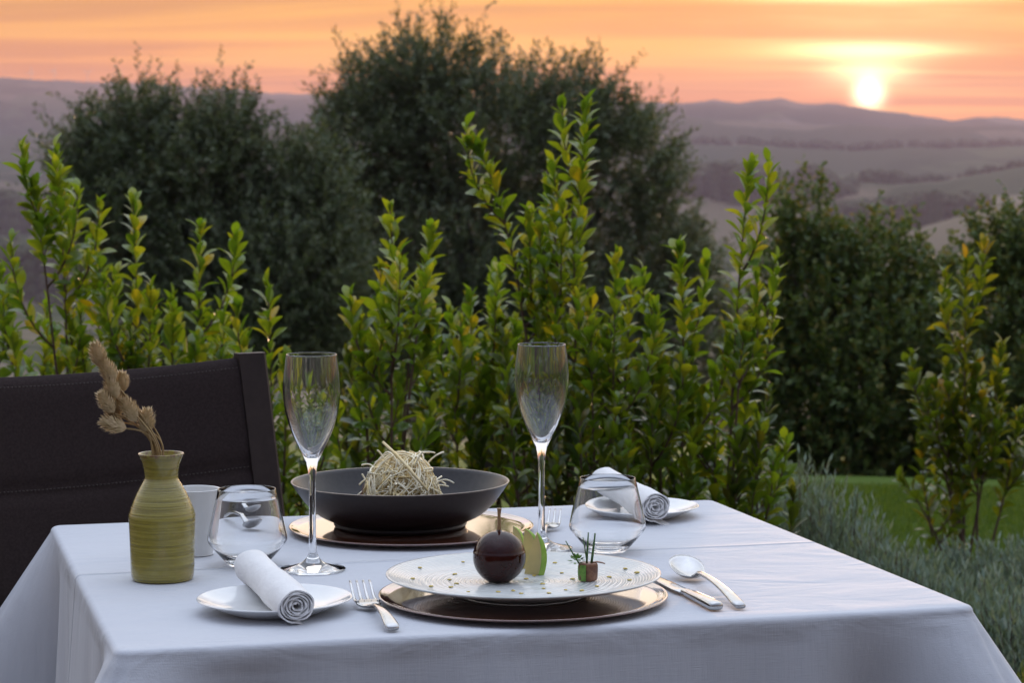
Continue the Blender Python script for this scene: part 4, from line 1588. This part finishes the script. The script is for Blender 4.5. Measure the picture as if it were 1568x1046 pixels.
lv = np.linspace(0, 1, 9)
LAVL = 'grey green lavender clump in the row beside the table'
for k, t in enumerate(lv):
    px = 1185 + (1590 - 1185) * t
    Y = 5.75 - 1.0 * t
    make_lavender(px, Y, (.46, .49, .45, .38, .34, .33, .33, .33, .34)[k], 170, 50 + k, LAVL, M['lavender'], 'lavender clumps in the row')
for k, (px, Y, h) in enumerate([(1390, 6.15, .20), (1445, 6.1, .22), (1505, 6.05, .24), (1560, 6.0, .26), (1610, 5.9, .28), (1340, 5.75, .24), (1420, 5.60, .24), (1500, 5.40, .27), (1560, 5.25, .30), (1590, 5.5, .28), (1205, 6.0, .42)]):
    make_lavender(px, Y, h, 80, 70 + k, LAVL, M['lavender'], 'lavender clumps in the row')
make_lavender(1578, 4.35, .26, 90, 90, 'yellow green herb plant at the table corner, before the lavender', M['santolina'], None, flower=True, spread=.10)


# ------------------------------------------------------------------ lawn
def make_lawn():
    rng = np.random.default_rng(8)
    n = 90000
    x = rng.uniform(.3, 3.2, n)
    y = rng.uniform(6.05, 9.6, n)
    z = ground_z(x, y)
    D = norm(np.stack([rng.normal(size=n) * .35, rng.normal(size=n) * .35, np.ones(n)], 1))
    V, F = leaf_cloud(np.stack([x, y, z], 1), D, rng.uniform(.02, .042, n), np.full(n, .0035), rng)
    o = np_obj('lawn_grass', V, F, M['grass'])
    tag(o, 'short mown green lawn between the lavender and the dark bush', 'grass', kind='stuff')


make_lawn()


# ------------------------------------------------------------------ far woods, cypress, turbines
def make_wood(name, label, cat, px0, px1, Y, hts, n, seed, dy=30, rad=4.0, sil=None, kind='stuff'):
    """a mass of far crowns; sil gives the top pixel row along the wood"""
    rng = random.Random(seed)
    tmpl_v, tmpl_f = lathe([(0, -1)] + [(math.sin(t), -math.cos(t)) for t in np.linspace(.35, 2.8, 7)] + [(0, 1)], 9)
    mb = MB()
    for _ in range(n):
        px = rng.uniform(px0, px1)
        y = Y + rng.uniform(-dy, dy)
        x = (px - CX) / FPX * y
        g = float(ground_z(x, y))
        row = np.interp(px, *zip(*sil)) + rng.uniform(0, 9) * (1 + 1.5 * rng.random())
        top = CAMZ + (HOR - row) / FPX * y
        r = rad * rng.uniform(.6, 1.3)
        zc = max(top - r * .8, g + r * .3)
        vv = []
        for a, b, c in tmpl_v:
            k = r * (1 + rng.uniform(-.22, .22))
            vv.append((x + a * k, y + b * k, zc + c * k * .85))
        mb.add(vv, tmpl_f)
        # fill down to the ground
        z = zc - r * 1.1
        while z > g - r * .3 and z > zc - 20:
            vv = [(x + a * r * 1.05 * (1 + rng.uniform(-.2, .2)), y + b * r, z + c * r) for a, b, c in tmpl_v]
            mb.add(vv, tmpl_f)
            z -= r * 1.1
    o = mb.build(name, M['far_wood'], smooth=False)
    tag(o, label, cat, kind=kind)


make_wood('far_woodland', 'hazy woodland on the mid distance hill beside the big olive', 'woodland', 1035, 1300, 1190, 0, 150, 1, sil=[(1035, 266), (1060, 252), (1100, 244), (1150, 246), (1195, 268), (1235, 250), (1255, 252), (1290, 278), (1310, 292)])
make_wood('far_copse', 'small flat topped copse alone on the misty ridge', 'copse', 1316, 1383, 1235, 0, 40, 2, dy=12, rad=3.2, sil=[(1312, 264), (1320, 259), (1360, 258), (1378, 262), (1388, 276)])
make_wood('far_woodland', 'dark band of woodland running up the fields below the sun', 'woodland', 1250, 1508, 1010, 0, 170, 3, rad=3.6, dy=22, sil=[(1250, 310), (1300, 305), (1350, 298), (1400, 294), (1430, 288), (1455, 296), (1480, 290), (1500, 291), (1512, 305)])
make_wood('far_woodland', 'blue hazy scrub in the valley left of the olives', 'woodland', -40, 110, 760, 0, 60, 4, rad=4.5, dy=40, sil=[(-40, 368), (30, 362), (60, 372), (110, 380)])
make_wood('far_woodland', 'blue hazy tree belt higher in the valley left of the olives', 'woodland', -60, 120, 1150, 0, 70, 5, rad=4.5, dy=40, sil=[(-60, 296), (10, 288), (60, 296), (120, 300)])
make_wood('far_tree_line', 'thin line of trees along the slope right of the copse', 'tree line', 1392, 1600, 1225, 0, 46, 6, rad=2.4, dy=6, sil=[(1392, 274), (1450, 270), (1500, 262), (1568, 250), (1600, 246)])
make_wood('far_tree_line', 'faint tree line across the purple ridge beneath the sun', 'tree line', 1060, 1600, 1880, 0, 110, 7, rad=4.5, dy=20, sil=[(1060, 214), (1200, 217), (1300, 223), (1400, 221), (1600, 219)])
cyy = 1235
for (px, row) in ((1303, 262), (1310, 268)):
    x = (px - CX) / FPX * cyy
    g = float(ground_z(x, cyy))
    h = CAMZ + (HOR - row) / FPX * cyy - g
    cyp = empty('cypress', (x, cyy, g), 'slim distant cypress standing beside the flat topped copse', 'tree', 'distant cypresses on the ridge')
    rr_ = random.Random(px)
    v, f = lathe(smooth_prof([(0, h * .06), (h * .07, h * .10), (h * .12, h * .35), (h * .09, h * .7), (0, h)], 3), 10)
    MB().add([(a * rr_.uniform(.8, 1.2), b * rr_.uniform(.8, 1.2), c) for a, b, c in v], f).build('crown', M['far_wood'], cyp, smooth=False)
    MB().add(*tube([(0, 0, -.5), (0, 0, h * .1)], [.35, .3], 8)).build('trunk', M['bark'], cyp)
for i, (px, row) in enumerate(((52, 105), (87, 104), (138, 107))):
    Y = 3290
    x = (px - CX) / FPX * Y
    g = float(ground_z(x, Y))
    hh = CAMZ + (HOR - row - 5) / FPX * Y - g
    wt = empty('wind_turbine', (x, Y, g), 'faint wind turbine standing on the distant ridge', 'wind turbine', 'wind turbines on the far ridge')
    MB().add(*tube([(0, 0, -2), (0, 0, hh)], [.55, .3], 10)).build('tower', M['turbine'], wt)
    MB().add(*box(-.5, .5, -1.4, 1.0, hh - .4, hh + .5)).build('nacelle', M['turbine'], wt, smooth=False)
    for k in range(3):
        a = k * 2.0944 + i * .5
        d = Vector((math.sin(a), 0, math.cos(a)))
        c = Vector((0, -1.7, hh))
        MB().add(*tube([c, c + d * 3, c + d * 8], [.2, .45, .1], 6)).build('blade', M['turbine'], wt)

# ------------------------------------------------------------------ haze
hz = MB().add(*box(-4250, 4250, -4250, 4250, -72, 124)).build('haze', None, smooth=False)
hm = bpy.data.materials.new('haze_air')
hm.use_nodes = True
hn = hm.node_tree
hn.nodes.clear()
vol = hn.nodes.new('ShaderNodeVolumePrincipled')
vol.inputs['Color'].default_value = (.40, .33, .43, 1)
vol.inputs['Density'].default_value = .00031
vol.inputs['Anisotropy'].default_value = .3
out = hn.nodes.new('ShaderNodeOutputMaterial')
hn.links.new(vol.outputs[0], out.inputs['Volume'])
hz.data.materials.append(hm)
tag(hz, kind='stuff')
